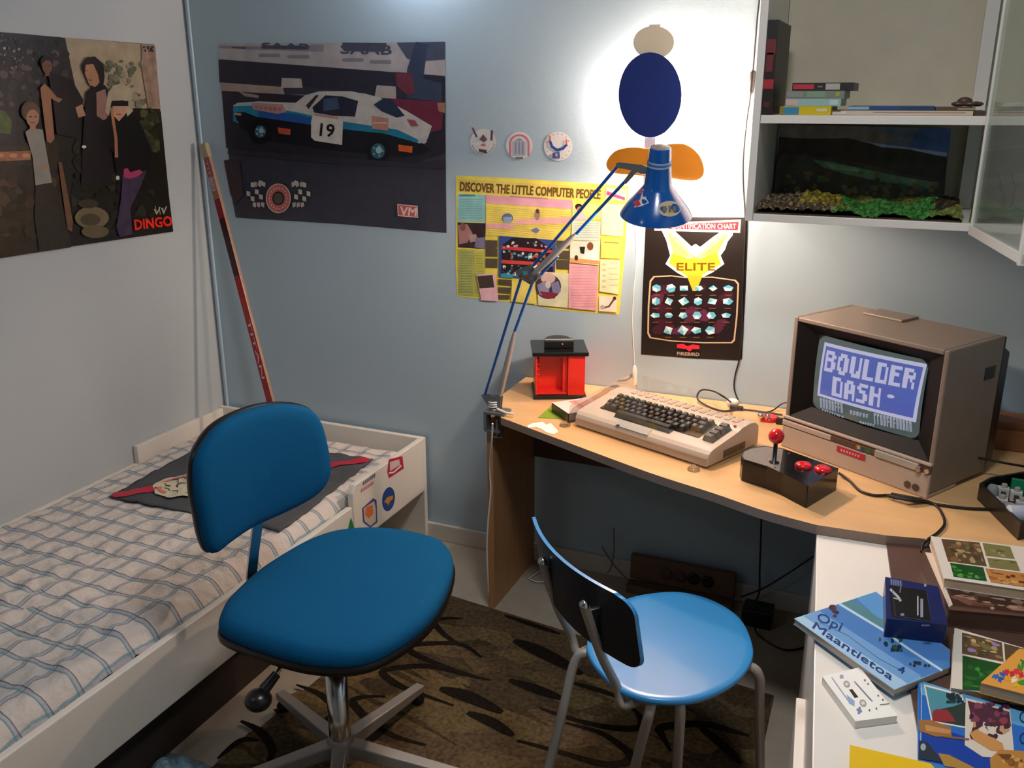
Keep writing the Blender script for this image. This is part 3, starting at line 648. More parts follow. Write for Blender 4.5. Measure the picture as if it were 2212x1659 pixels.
# mattress with quilted plaid cover
def mz(x, y):
    e = min(x-.03, .868-x, -.045-y)
    z = .350
    cell = .0045*abs(math.sin(x*41.3+.5*math.sin(y*7)))*abs(math.sin(y*41.3+.5*math.sin(x*9)))
    z += cell+.0022*math.sin(x*23+y*17)*math.sin(y*13-x*7)
    z += .005*(1-2*abs(mnoise.noise(Vector((x*13+7, y*13, 1.0)))))**2
    if y < -.95:
        k = min(1, (-.95-y)*2.5); z += k*.016*(1-2.2*abs(mnoise.noise(Vector((x*9, y*9, 2.0)))))**2*(.6+mnoise.noise(Vector((x*4, y*4, 5.0))))+k*(.005*abs(math.sin(x*37+y*19+math.sin(y*23)))+.004*abs(math.sin(x*17-y*43)))
    if e < .045: z -= .05*(1-e/.045)**2.2
    return z
m = MB(); nx, ny = 90, 220
xs = [.03+.838*i/nx for i in range(nx+1)]; ys = [-.045-2.24*j/ny for j in range(ny+1)]
m.add([(x, y, mz(x, y)) for y in ys for x in xs], [(j*(nx+1)+i, (j+1)*(nx+1)+i, (j+1)*(nx+1)+i+1, j*(nx+1)+i+1) for j in range(ny) for i in range(nx)], smooth=True)
m.box((.03, -2.285, .205), (.868, -.045, .300))
o = m.build('mattress', 'plaid'); tag(o, 'mattress under a rumpled white and teal plaid sheet', 'mattress')

# felt pennant lying on the mattress
ZP = .362
A_ = P(235, 1072, 'z', ZP); B_ = P(605, 1146, 'z', ZP); C_ = P(806, 990, 'z', ZP); D_ = A_+C_-B_
C_.x = min(C_.x, .862)
def quadpt(u, v, lift=0):
    p = A_*(1-u)*(1-v)+B_*u*(1-v)+C_*u*v+D_*(1-u)*v
    x = max(.035, p.x); return Vector((x, p.y, max(mz(min(x, .82), p.y), .345)+.006+lift+.0025*math.sin(u*9+v*4)))
t = thing('felt_banner', 'dark grey felt banner with a diagonal red stripe spread on the mattress', 'banner', (A_.x*.5+C_.x*.5, A_.y*.5+C_.y*.5, ZP))
m = MB(); n = 40
m.add([quadpt(i/n, j/n) for j in range(n+1) for i in range(n+1)], [(j*(n+1)+i, j*(n+1)+i+1, (j+1)*(n+1)+i+1, (j+1)*(n+1)+i) for j in range(n) for i in range(n)], smooth=True)
m.build('cloth', 'towel', t, solid=.003)
m = MB(); wv = .026
pts = []
for k in range(61):
    s_ = k/60; cu = -.012*math.sin(math.pi*s_)
    for sg in (-1, 1):
        u = s_-cu+sg*wv; v = s_+cu-sg*wv
        pts.append(quadpt(min(1, max(0, u)), min(1, max(0, v)), .0045))
m.add(pts, [(2*k, 2*k+2, 2*k+3, 2*k+1) for k in range(60)], '#b81f3c', smooth=True)
m.build('stripe', 'art', t)['label'] = 'red diagonal stripe'
m = MB()
c0 = P(398, 1052, 'z', ZP)
def disc(r0, r1, col, lift, wob=0.0, a0=0, a1=6.2832):
    n = 36; vs = []
    for k in range(n+1):
        an = a0+(a1-a0)*k/n
        for r_ in (r0, r1):
            rr = r_*(1+wob*math.sin(an*9)); x = c0.x+rr*math.cos(an); y = c0.y+rr*math.sin(an); vs.append((x, y, max(mz(x, y), .345)+.0125+lift))
    m.add(vs, [(2*k, 2*k+1, 2*k+3, 2*k+2) for k in range(n)], col)
disc(0.0, .092, '#cfc8ac', .002, .05); disc(.066, .080, '#d87c66', .0026, 0, 2.2, 4.6); disc(.018, .024, '#4a443a', .0028)
for q in range(9):
    an = q*.7; x = c0.x+.05*math.cos(an); y = c0.y+.05*math.sin(an); z = max(mz(x, y), .345)+.0155
    m.tube([(x-.015, y, z), (x, y+.012*math.sin(q*2.1), z+.0003), (x+.015, y-.008, z)], .0016, 5, '#4a443a')
for q in range(5): x = c0.x+.02+.012*q; m.box((x, c0.y+.055, .370), (x+.006, c0.y+.080-.003*q, .3725), '#20201e')
m.build('emblem', 'art', t)['label'] = 'cream round emblem with dark figures'

# ================================================================== RUG
RUG = [(1.075, -.345), (2.205, -.475), (2.24, -2.2), (.935, -2.1)]
m = MB(); m.prism(RUG, .001, .009, '#584834')
def rmp(x, y): return Vector((x, y, .009))
a = Art(rmp, (0, 0, 1), m, step=2e-5, start=1e-4)
a.blobs((1.0, -2.0, 2.2, -.48), 170, (.03, .085), ['#4a3c29', '#625238', '#463a2a', '#6a583a'], 31, 2.0)
def ring(cx, cy, rx, ry, rot, w_, a0=0, a1=6.28, col='#1d1712'):
    pts = []; n = 34
    for k in range(n+1):
        an = a0+(a1-a0)*k/n; rr = 1-.18*abs(math.sin(an))**4
        X = rx*math.cos(an); Y_ = ry*math.sin(an)*rr; pts.append((cx+X*math.cos(rot)-Y_*math.sin(rot), cy+X*math.sin(rot)+Y_*math.cos(rot)))
    L_ = []; R2 = []
    for k in range(n+1):
        p = pts[k]; q = pts[min(k+1, n)] if k < n else pts[n]; pr_ = pts[max(k-1, 0)]
        dx, dy = q[0]-pr_[0], q[1]-pr_[1]; l = math.hypot(dx, dy) or 1; ww = w_*(.35+.65*math.sin(math.pi*k/n)) if a1-a0 < 6 else w_
        L_.append((p[0]-dy/l*ww/2, p[1]+dx/l*ww/2)); R2.append((p[0]+dy/l*ww/2, p[1]-dx/l*ww/2))
    kk = a.k
    for k in range(n): a.poly([L_[k], L_[k+1], R2[k+1], R2[k]], col); a.k = kk
    a.lift()
def stroke(px, w_, col='#1e1812'):
    pts = smooth_path([Vector((*P(x, y, 'z', .009)[:2], 0)) for x, y in px], 6); n = len(pts)-1; L_ = []; R2 = []
    for k, p in enumerate(pts):
        t_ = (pts[min(k+1, n)]-pts[max(k-1, 0)]).normalized(); ww = w_*(.25+.75*math.sin(math.pi*(k+.5)/(n+1)))
        L_.append((p.x-t_.y*ww/2, p.y+t_.x*ww/2)); R2.append((p.x+t_.y*ww/2, p.y-t_.x*ww/2))
    kk = a.k
    for k in range(n): a.poly([L_[k], L_[k+1], R2[k+1], R2[k]], col); a.k = kk
    a.lift()
rd = random.Random(11)
for q in range(26):
    x = rd.uniform(1.12, 2.1); y = rd.uniform(-1.95, -.58); l = rd.uniform(.08, .22); h = rd.uniform(.006, .016)
    a.poly([(x-l, y+l*.25), (x-l*.3, y+h+l*.06), (x+l*.4, y+h-l*.08), (x+l, y-l*.26), (x+l*.3, y-h-l*.06), (x-l*.4, y-h+l*.08)], rd.choice(['#4a3e2c', '#463a28', '#4f422e']))
for px, w_ in (([(1000, 1337), (970, 1336), (939, 1341), (949, 1361), (978, 1385), (1002, 1394)], .02), ([(1040, 1420), (1000, 1394), (945, 1390), (881, 1397), (905, 1418), (968, 1443), (1030, 1462)], .024), ([(1060, 1470), (1000, 1457), (930, 1440), (870, 1442), (826, 1452), (862, 1481), (910, 1500), (980, 1525)], .024),
    ([(833, 1505), (790, 1506), (762, 1514), (775, 1535), (800, 1558), (850, 1590), (920, 1610)], .024), ([(520, 1558), (564, 1582), (588, 1620), (578, 1650)], .024), ([(470, 1640), (520, 1600), (560, 1600)], .018),
    ([(1166, 1530), (1240, 1555), (1316, 1572), (1375, 1574), (1386, 1562), (1379, 1544), (1358, 1523)], .024), ([(1117, 1600), (1205, 1624), (1295, 1650), (1345, 1650), (1362, 1635), (1344, 1614), (1295, 1583), (1222, 1562)], .026),
    ([(1449, 1624), (1430, 1590), (1425, 1576), (1446, 1569), (1519, 1565), (1590, 1582), (1618, 1590)], .028), ([(1233, 1474), (1295, 1492), (1344, 1509)], .02), ([(1110, 1384), (1150, 1400), (1200, 1425), (1257, 1457)], .05), ([(1100, 1470), (1160, 1490), (1220, 1512)], .035),
    ([(1010, 1540), (1060, 1560), (1110, 1590)], .035), ([(950, 1488), (1010, 1505), (1085, 1540)], .045), ([(1090, 1330), (1150, 1350), (1210, 1370)], .02), ([(640, 1480), (690, 1500), (720, 1530), (700, 1560)], .02), ([(1500, 1560), (1560, 1610), (1600, 1650)], .03)):
    stroke(px, w_)
tag(m.build('rug', 'rug'), 'brown patterned rug with dark curved outlines on the floor', 'rug')

# light cloth bundle on the floor by the bed
m = MB(); c = P(348, 1648, 'z', .02); c.x += .055; pts = []
for j in range(9):
    for i in range(9):
        u, v = i/8-.5, j/8-.5; e = max(0, 1-(u*u+v*v)*3.2)
        pts.append((c.x+u*.16, c.y+v*.10, .004+.03*e*(1+.5*math.sin(u*14+v*9))))
m.add(pts, [(j*9+i, j*9+i+1, (j+1)*9+i+1, (j+1)*9+i) for j in range(8) for i in range(8)], '#7c98a4', smooth=True)
tag(m.build('cloth', 'rug', solid=.003), 'small crumpled pale blue cloth on the floor beside the bed', 'cloth')

# ================================================================== DESK
ZD = .665
desk = thing('corner_desk', 'birch corner desk with a sloping front edge along the back wall', 'desk', (1.9, -.35, 0))
back = [(1.285, -.004)]
fr_pts = [P(x, y, 'z', ZD) for x, y in ((1400, 1020), (1540, 1065), (1650, 1103), (1764, 1134))]
cv = smooth_path([(1.372, -.405, 0), (1.585, -.502, 0)]+[(p.x, p.y, 0) for p in fr_pts], 5)
out = [(1.285, -.004), (1.290, -.255)]+[(p.x, p.y) for p in cv]+[(2.423, -.765), (2.52, -.745), (3.04, -.745), (3.04, -.004)]
m = MB(); m.prism(out, ZD-.022, ZD, mi=0)
# edge band gets its own slot
for i, f in enumerate(m.f):
    if len(f) == 4: m.m[i] = 1
m.build('tabletop', ['wood', 'edge'], desk, bevel=.0015)
cb = P(1056, 1300, 'z', 0)
m = MB(); m.hexa([(1.305, -.36, 0), (1.325, -.36, 0), (1.325, -.02, 0), (1.305, -.02, 0)], [(1.305, -.36, ZD-.022), (1.325, -.36, ZD-.022), (1.325, -.02, ZD-.022), (1.305, -.02, ZD-.022)])
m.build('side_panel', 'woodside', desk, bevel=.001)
MB().box((1.326, -.034, .40), (3.0, -.018, ZD-.023)).build('back_rail', 'darkwood', desk)
MB().box((2.96, -.72, 0), (2.98, -.02, ZD-.023)).build('side_panel', 'woodside', desk)

# white drawer unit whose top carries the books
ZW = .642
e0 = P(1764, 1142, 'z', ZW); e1 = P(1754, 1659, 'z', ZW); dv = (e1-e0).normalized(); nv = Vector((-dv.y, dv.x, 0)); e2 = e0+dv*1.15
unit = thing('drawer_unit', 'white drawer unit standing at right angles under the desk end', 'cabinet', (e0.x+.1, e0.y-.5, 0))
W0 = .145; WT = .60
def UP(a, b, z): p = e0+nv*a+dv*b; return Vector((p.x, p.y, z))
MB().hexa([UP(0, 0, ZW-.016), UP(0, 1.15, ZW-.016), UP(WT, 1.15, ZW-.016), UP(WT, 0, ZW-.016)], [UP(0, 0, ZW), UP(0, 1.15, ZW), UP(WT, 1.15, ZW), UP(WT, 0, ZW)]).build('top', 'cabwhite', unit, bevel=.002)
MB().hexa([UP(0.001, 0, 0), UP(0.001, 1.15, 0), UP(.02, 1.15, 0), UP(.02, 0, 0)], [UP(0.001, 0, ZW-.017), UP(0.001, 1.15, ZW-.017), UP(.02, 1.15, ZW-.017), UP(.02, 0, ZW-.017)]).build('side_panel', 'cabwhite', unit, bevel=.001)
MB().hexa([UP(.021, 0, 0), UP(.021, .02, 0), UP(WT, .02, 0), UP(WT, 0, 0)], [UP(.021, 0, ZW-.017), UP(.021, .02, ZW-.017), UP(WT, .02, ZW-.017), UP(WT, 0, ZW-.017)]).build('back_panel', 'cabwhite', unit)
# brown board lying on the white top
b0 = P(1914, 1163, 'z', ZW+.006); b1 = P(1925, 1245, 'z', ZW+.006); b2 = P(1983, 1580, 'z', ZW+.006)
def off(p, d): return (p.x+d, p.y)
m = MB(); m.prism([(b0.x, b0.y-.004), (b1.x, b1.y), (b2.x, b2.y), (b2.x+.02, b2.y-.35), (2.93, b2.y-.35), (2.93, b0.y-.004)], ZW+.0005, ZW+.006)
tag(m.build('desk_mat', 'darkwood'), 'dark brown board under the books on the white drawer unit', 'board')
# open drawer end showing past the side of the unit
q0 = P(1720, 1506, 'z', .44)
def LB(a, b, z): p = Vector((q0.x, q0.y, 0))+nv*a+dv*b; return Vector((p.x, p.y, z))
wd = max(.02, (e0+dv*((q0.y-e0.y)/dv.y)).x-q0.x-.002)
MB().hexa([LB(0, 0, .05), LB(0, .6, .05), LB(wd, .6, .05), LB(wd, 0, .05)], [LB(0, 0, .44), LB(0, .6, .44), LB(wd, .6, .44), LB(wd, 0, .44)]).build('drawer', 'cabwhite', unit, bevel=.002)

# ================================================================== HOME COMPUTER
F0 = P(1242, 920, 'z', ZD); F1 = P(1527, 1014, 'z', ZD); ux = (F1-F0).normalized(); WC = (F1-F0).length; uy = Vector((-ux.y, ux.x, 0))
def frame(O, X, Y): return Matrix(((X.x, Y.x, 0, O.x), (X.y, Y.y, 0, O.y), (0, 0, 1, O.z), (0, 0, 0, 1)))
T = frame(F0, ux, uy); DC = .235
comp = thing('home_computer', 'beige wedge home computer with brown keys under a clear plastic cover', 'computer', F0+ux*WC/2+uy*DC/2)
prof = [(0.0, .004), (0.0, .026), (.005, .036), (.014, .043), (.03, .047), (.135, .064), (.15, .070), (.19, .074), (.215, .070), (.232, .058), (.235, .04), (.235, .004)]
m = MB(); m.T = T
loops = [[(x, y, z) for y, z in prof] for x in (0, .003, WC-.003, WC)]
loops[0] = [(0, .002+y*.983, .003+z*.95) for y, z in prof]; loops[3] = [(WC, .002+y*.983, .003+z*.95) for y, z in prof]
m.loft([l[::-1] for l in loops], smooth=False)
m.build('case', 'beige', comp, bevel=.002)
m = MB(); m.T = T; m.box((.004, -.0012, .022), (WC-.004, .001, .0245)); m.build('groove', 'monitorlight', comp)
# keyboard well and keys
def kz(y): return .047+(y-.03)*(.017/.105)
def keypt(x, y, h): return (x, y, kz(y)+h)
m = MB(); m.T = T
kx0, kx1 = .05, .05+16*.0202
m.hexa([(kx0-.004, .053, .049), (kx1+.002, .053, .049), (kx1+.002, .136, .062), (kx0-.004, .136, .062)], [keypt(kx0-.004, .053, .003), keypt(kx1+.002, .053, .003), keypt(kx1+.002, .136, .003), keypt(kx0-.004, .136, .003)])
m.build('key_well', 'blacktrim', comp)
m = MB(); m.T = T
m.hexa([(kx0+3.1*.0202, .032, .046), (kx0+12.3*.0202, .032, .046), (kx0+12.3*.0202, .0525, .049), (kx0+3.1*.0202, .0525, .049)], [keypt(kx0+3.1*.0202, .032, .0028), keypt(kx0+12.3*.0202, .032, .0028), keypt(kx0+12.3*.0202, .0525, .0028), keypt(kx0+3.1*.0202, .0525, .0028)])
m.build('key_well', 'blacktrim', comp)
def keymesh(w_, d_):
    m = MB(); h0, h1 = .003, .0165
    b = [(-w_/2, -d_/2, h0), (w_/2, -d_/2, h0), (w_/2, d_/2, h0), (-w_/2, d_/2, h0)]
    t_ = [(-w_/2+.0032, -d_/2+.0028, h1), (w_/2-.0032, -d_/2+.0028, h1), (w_/2-.0032, d_/2-.0022, h1+.001), (-w_/2+.0032, d_/2-.0022, h1+.001)]
    m.hexa(b, t_)
    m.add([(p[0]*.8, p[1]*.8, p[2]+.0004) for p in t_], [(0, 1, 2, 3)], (1, 1, 1), 1)
    if w_ < .05: m.add([(x, y, h1+.0012) for x, y in ((-.0022, -.001), (.0012, -.001), (.0012, .0032), (-.0022, .0032))], [(0, 1, 2, 3)], (1, 1, 1), 2)
    return m
kcache = {}
def key(x, y, w_=.0188, d_=.0188):
    kk = (round(w_, 4), round(d_, 4)); loc = T @ Vector((x, y, kz(y)))-comp.location
    if kk not in kcache:
        o = keymesh(w_, d_).build('key', ['key', 'keytop', 'edge'], comp, bevel=0.0012)
        # mesh was built round the parent's origin: restore local coordinates
        for v in o.data.vertices: v.co += comp.location
        kcache[kk] = o
    else:
        o = kcache[kk].copy(); sc.collection.objects.link(o)
    o.location = loc; o.rotation_euler = (math.radians(9), 0, math.atan2(ux.y, ux.x)); o.parent = comp
    return o
U = .0202
for row, (n_, off_, y) in enumerate(((16, 0, .125), (15, .25, .1045), (16, 0, .084), (13, .35, .0635))):
    widths = [1.0]*n_
    if row == 1: widths[-1] = 1.5
    if row == 3: widths[1] = 1.25; widths[-3] = 1.25
    if row == 0: widths = [1.0]*16
    x = kx0+off_*U
    for wd_ in widths:
        if x+wd_*U > kx1+.001: break
        key(x+wd_*U/2, y, wd_*U-.0014); x += wd_*U
key(kx0+3.2*U+4.5*U, .043, 9*U)
for q in range(4): key(kx1+.032, .125-q*.0225, .028, .0195)
m = MB(); m.T = T; m.hexa([(kx1+.016, .05, .048), (kx1+.048, .05, .048), (kx1+.048, .136, .063), (kx1+.016, .136, .063)], [keypt(kx1+.016, .05, .002), keypt(kx1+.048, .05, .002), keypt(kx1+.048, .136, .002), keypt(kx1+.016, .136, .002)])
m.build('key_well', 'blacktrim', comp)
m = MB(); m.T = T; m.hexa([(.14, .004, .0375), (.25, .004, .0375), (.25, .024, .0475), (.14, .024, .0475)], [(.14, .003, .0385), (.25, .003, .0385), (.25, .024, .0485), (.14, .024, .0485)])
m.build('name_badge', 'silver', comp)['label'] = 'silvery name strip with a small blue mark'
m = MB(); m.T = T; m.box((.149, .0, .0392), (.155, .006, .0425), '#2a3c8c'); m.build('badge_mark', 'art', comp)
m = MB(); m.T = T; m.box((kx1+.045, .145, .0705), (kx1+.051, .151, .0735)); m.build('power_light', 'redgloss', comp)
m = MB(); m.T = T
for q in range(14): m.box((.06+q*.026, .17, .0725), (.075+q*.026, .205, .0745))
m.build('vent', 'monitorlight', comp)
m = MB(); m.T = T; m.box((WC-.001, .07, .01), (WC+.001, .17, .03)); m.build('port_panel', 'black', comp)

# clear cover over the computer
t = thing('dust_cover', 'clear plastic dust cover standing over the beige computer', 'cover', F0+ux*WC/2+uy*DC/2)
m = MB(); m.T = T
g = .012; hF, hB = .056, .092; x0, x1, y0, y1 = -g, WC+g, -g, .30
V = [(x0, y0, 0), (x1, y0, 0), (x1, y1, 0), (x0, y1, 0), (x0, y0, hF), (x1, y0, hF), (x1, y1-.03, hB), (x0, y1-.03, hB), (x0, y0+.03, hF+.008), (x1, y0+.03, hF+.008)]
V = [(a_, b_, c_+.004) for a_, b_, c_ in V]
m.add(V, [(0, 1, 5, 4), (8, 9, 6, 7), (4, 5, 9, 8), (1, 2, 6, 9, 5), (3, 0, 4, 8, 7)], smooth=False)
m.build('shell', 'acryl', t)
for x, y in ((-.02, -.02), (WC-.02, -.028)):
    m = MB(); m.T = T; m.lathe((x, y, 0), (0, 0, 1), [(.001, .016), (.006, .015), (.008, .008), (.014, .007)], 14); m.build('foot', 'acryl', t)

# ================================================================== small things on the left of the desk
K0 = Vector((1.398, -.218, ZD)); kxv = Vector((.908, .419, 0)).normalized(); kyv = Vector((-kxv.y, kxv.x, 0)); TK = frame(K0, kxv, kyv); KW, KD, KH = .163, .150, .150
t = thing('cassette_carousel', 'red cube cassette holder with black top and base on the desk', 'cassette holder', K0+kxv*KW/2+kyv*KD/2)
m = MB(); m.T = TK; m.box((0, 0, 0), (KW, KD, .012)); m.build('base', 'black', t, bevel=.003)
m = MB(); m.T = TK
m.box((.006, .006, .012), (.012, KD-.006, KH-.012)); m.box((.105, .004, .012), (KW-.006, KD-.004, KH-.012)); m.box((.006, KD-.012, .012), (.105, KD-.006, KH-.012)); m.box((.012, .055, .012), (.105, .060, KH-.012)); m.box((.012, .012, .012), (.105, .054, .018)); m.box((.09, .02, .017), (.105, .1, KH-.012))
for q in range(7): m.box((.0115, .01, .028+q*.016), (.018, .075, .031+q*.016))
m.build('body', 'red', t, bevel=.0015)
m = MB(); m.T = TK; m.box((-.004, -.004, KH-.013), (KW+.004, KD+.004, KH)); m.build('lid', 'blackgloss', t, bevel=.003)
t = thing('black_gadget', 'small black gadget with a silver strip on top of the red cassette holder', 'gadget', K0+kxv*.08+kyv*.085+Vector((0, 0, KH)))
m = MB(); m.T = TK; m.lathe((.08, .10, KH+.0005), (0, 0, 1), [(0, .042), (.014, .042), (.018, .038)], 28); m.build('knob', 'blackgloss', t)
m = MB(); m.T = TK; m.box((.035, .045, KH+.0005), (.125, .072, KH+.026)); m.build('body', 'black', t, bevel=.003)
m = MB(); m.T = TK; m.box((.037, .047, KH+.0262), (.123, .056, KH+.0275)); m.build('strip', 'silver', t)
m = MB(); m.T = TK; m.ball((.09, .044, KH+.013), .0035, 8); m.build('button', 'chrome', t)

def flatpoly(name, pts, z0, th, matn, col, label, cat, bevel=0, group=None):
    m = MB(); pp = [P(x, y, 'z', z0+th) for x, y in pts]; m.prism([(p.x, p.y) for p in pp], z0, z0+th, col)
    return tag(m.build(name, matn, bevel=bevel), label, cat, group)
flatpoly('card', [(1162, 902), (1200, 868), (1252, 872), (1240, 905)], ZD+.0005, .0012, 'art', '#7c9a2c', 'green card sheet partly under the black cassette case', 'card')
flatpoly('note', [(1138, 920), (1150, 914), (1172, 911), (1180, 917), (1190, 914), (1200, 924), (1206, 932), (1196, 938), (1180, 934), (1168, 926), (1158, 922), (1142, 924)], ZD+.0005, .0008, 'paper', '#ffffff', 'torn white paper scrap near the front edge of the desk', 'paper')
# cassette case (black box with printed top)
c0, c1, c2 = P(1196, 893, 'z', ZD), P(1231, 917, 'z', ZD), P(1262, 866, 'z', ZD+.03)
t = thing('cassette_case', 'black cassette case with a pale printed top beside the computer', 'case', (c0+c1)/2)
d1 = (c1-c0).normalized(); d2 = Vector((-d1.y, d1.x, 0)); c0 = c0-d1*.016; TC = frame(c0, d1, d2); l1 = (c1-c0).length-.012
m = MB(); m.T = TC; m.box((0, 0, .002), (l1, .125, .028)); m.build('body', 'black', t, bevel=.002)
m = MB(); m.T = TC; m.box((.001, .001, .0281), (l1-.001, .124, .0288), '#e4d2c8'); m.box((.01, .05, .0289), (l1-.01, .11, .0291), '#d99a90'); m.box((.015, .06, .02915), (l1-.02, .07, .0293), '#b86a64')
m.build('label_card', 'art', t)['label'] = 'pale card with pink print'

# ================================================================== MONITOR
m0 = P(1688, 962, 'z', ZD); m1 = P(2003, 1078, 'z', ZD); mx_ = (m1-m0).normalized(); my_ = Vector((-mx_.y, mx_.x, 0)); WM = (m1-m0).length; HM = .352
TM = frame(m0, mx_, my_)
mon = thing('crt_monitor', 'taupe box picture tube monitor showing a blue title screen', 'monitor', m0+mx_*WM/2+my_*.15)
mn = -my_
m = MB(); m.T = TM
# housing: sleeve with a recessed front
SB, SW = .088, .012
def fr4(x0, x1, z0, z1, y): return [(x0, y, z0), (x1, y, z0), (x1, y, z1), (x0, y, z1)]
m.box((0, .004, .010), (SW, .24, HM)); m.box((WM-SW, .004, .010), (WM, .24, HM)); m.box((SW, .004, HM-.012), (WM-SW, .24, HM)); m.box((SW, .004, .010), (WM-SW, .24, SB-.02))
m.build('housing', 'monitor', mon, bevel=.003)
m = MB(); m.T = TM
m.box((0, -.004, .0), (WM, .006, .060)); m.box((0, .004, .0), (WM, .12, .010)); m.build('front_base', 'monitorlight', mon, bevel=.003)
m = MB(); m.T = TM; m.box((0, -.006, .061), (WM*.36, .004, .075)); m.build('control_flap', 'monitorlight', mon, bevel=.002)
m = MB(); m.T = TM; m.box((WM*.66, -.008, .061), (WM*.93, .004, .078)); m.build('control_flap', 'silver', mon, bevel=.002)['label'] = 'silver flap'
m = MB(); m.T = TM; m.box((WM*.36, -.005, .061), (WM*.66, .004, .075)); m.box((0, -.002, .0605), (WM, .003, .0795)); m.build('control_panel', 'darkwood', mon, bevel=.001)
m = MB(); m.T = TM; m.box((0, -.004, .0795), (WM, .006, .086)); m.build('front_strip', 'monitorlight', mon, bevel=.0015)
m = MB(); m.T = TM
for q, c in enumerate(('#c8452a', '#d89a2c', '#c9c02c', '#3c9a4c', '#2c5ca8')):
    m.box((WM*.535+q*.0032, -.0062, .063+q*.001), (WM*.535+q*.0032+.004+.018*(q == 9), -.005, .0735), c)
m.box((WM*.535, -.0061, .063), (WM*.575, -.0052, .066), '#3c5ca8'); m.box((WM*.60, -.0061, .064), (WM*.63, -.0052, .071), '#1c7a3a')
m.build('brand_mark', 'art', mon)['label'] = 'small rainbow striped mark and green light'
m = MB(); m.T = TM; m.lathe((WM*.94, -.009, .069), (0, -1, 0), [(0, .007), (.006, .0065)], 12); m.build('power_button', 'chrome', mon)
m = MB(); m.T = TM; m.lathe((WM*.985, -.007, .069), (0, -1, 0), [(0, .006), (.003, .0055)], 12); m.build('knob', 'chrome', mon)
m = MB(); m.T = TM
for x in (.88, .93): m.lathe((WM*x, -.0045, .020), (0, -1, 0), [(0, .0085), (.0015, .0085)], 14)
m.build('socket', 'darkwood', mon)
m = MB(); m.T = TM; m.box((WM*.41, -.0056, .040), (WM*.60, -.0042, .055), '#b3263c')
m.T = None
ar = Art(lambda px, py: TM @ Vector((WM*.41+px*.078, -.0056, .040+py*.015)), -my_, m, start=.0002)
for q in range(7): ar.rect(.14+q*.105, .28, .20+q*.105, .70, '#d89a9a')
m.build('badge', 'art', mon)['label'] = 'red badge with pale lettering'
# dark bezel ring and tube
m = MB(); m.T = TM
outr = fr4(SW, WM-SW, .0865, HM-.012, .006); inr = fr4(.062, WM-.062, .0865+.034, HM-.012-.03, .035)
m.add(outr+inr, [(0, 1, 5, 4), (1, 2, 6, 5), (2, 3, 7, 6), (3, 0, 4, 7)])
m.build('bezel', 'bezel', mon)
# tube face, slightly bulged, with round corners
sx0, sx1, sz0, sz1 = .062, WM-.062, .1205, HM-.042; cxs, czs = (sx0+sx1)/2, (sz0+sz1)/2; hw, hh = (sx1-sx0)/2+.002, (sz1-sz0)/2+.002
def bul(x, z): return .035-.016*(1-((x-cxs)/hw)**2*.6-((z-czs)/hh)**2*.4)
m = MB(); m.T = TM; nn = 20
m.add([(cxs+hw*(2*i/nn-1), bul(cxs+hw*(2*i/nn-1), czs+hh*(2*j/nn-1)), czs+hh*(2*j/nn-1)) for j in range(nn+1) for i in range(nn+1)], [(j*(nn+1)+i, j*(nn+1)+i+1, (j+1)*(nn+1)+i+1, (j+1)*(nn+1)+i) for j in range(nn) for i in range(nn)], '#50605f', smooth=True)
mscr, nt_, b_ = newmat('screen_phosphor'); at_ = N(nt_, 'ShaderNodeAttribute'); at_.attribute_name = 'Col'
nt_.links.new(at_.outputs['Color'], b_.inputs['Emission Color']); b_.inputs['Emission Strength'].default_value = .62; b_.inputs['Base Color'].default_value = (.03, .035, .035, 1); b_.inputs['Roughness'].default_value = .12
M['screen'] = mscr
def smap(px, py):
    # px,py in photograph pixels, back onto the tube face
    p = PP(px, py, TM @ Vector((cxs, .022, czs)), my_); q = TM.inverted() @ p
    return TM @ Vector((q.x, bul(q.x, q.z), q.z))
m.T = None
ar = Art(smap, -my_, m, step=8e-5, start=.0006)
LP, BL = '#d4d2f4', '#5668c4'
def subdiv(A, B, C, D, n=8):
    def e(p, q): return [(p[0]+(q[0]-p[0])*i/n, p[1]+(q[1]-p[1])*i/n) for i in range(n)]
    return e(A, B)+e(B, C)+e(C, D)+e(D, A)
def qgrid(A, B, C, D, col, n=8):
    f = bil(A, B, C, D); k = ar.k
    for i in range(n):
        for j in range(n):
            ar.k = k; ar.poly([f(i/n, j/n), f((i+1)/n, j/n), f((i+1)/n, (j+1)/n), f(i/n, (j+1)/n)], col)
    ar.lift()
qgrid((1777, 740), (1997, 788), (1975, 914), (1762, 855), LP); qgrid((1781, 748), (1990, 795), (1969, 904), (1768, 851), BL)
B_F = {'B': ['1111.', '1..11', '1111.', '1..11', '1..11', '1111.'], 'O': ['.111.', '11.11', '1..11', '1..11', '11.11', '.111.'], 'U': ['11..1', '11..1', '11..1', '11..1', '11.11', '.1111'], 'L': ['11...', '11...', '11...', '11...', '11...', '11111'],
       'D': ['1111.', '11..1', '11..1', '11..1', '11..1', '11111'], 'E': ['11111', '11...', '1111.', '11...', '11...', '11111'], 'R': ['1111.', '11..1', '11111', '11.1.', '11..1', '11..1'], 'A': ['.111.', '11.11', '11.11', '11111', '11..1', '11..1'],
       'S': ['.1111', '11...', '.111.', '...11', '...11', '1111.'], 'H': ['11..1', '11..1', '11111', '11..1', '11..1', '11..1']}
def bigtext(s, A, B, C, D):
    f = bil(A, B, C, D); n = len(s)
    for k, ch in enumerate(s):
        for r_, line in enumerate(B_F[ch]):
            for c_, b in enumerate(line):
                if b == '1':
                    u0 = (k+.06+c_*.165)/n; u1 = (k+.06+(c_+1.12)*.165)/n; v0 = r_/6; v1 = (r_+1.08)/6
                    kk = ar.k; ar.poly([f(u0, v0), f(u1, v0), f(u1, v1), f(u0, v1)], LP); ar.k = kk+1e-7
    ar.lift()
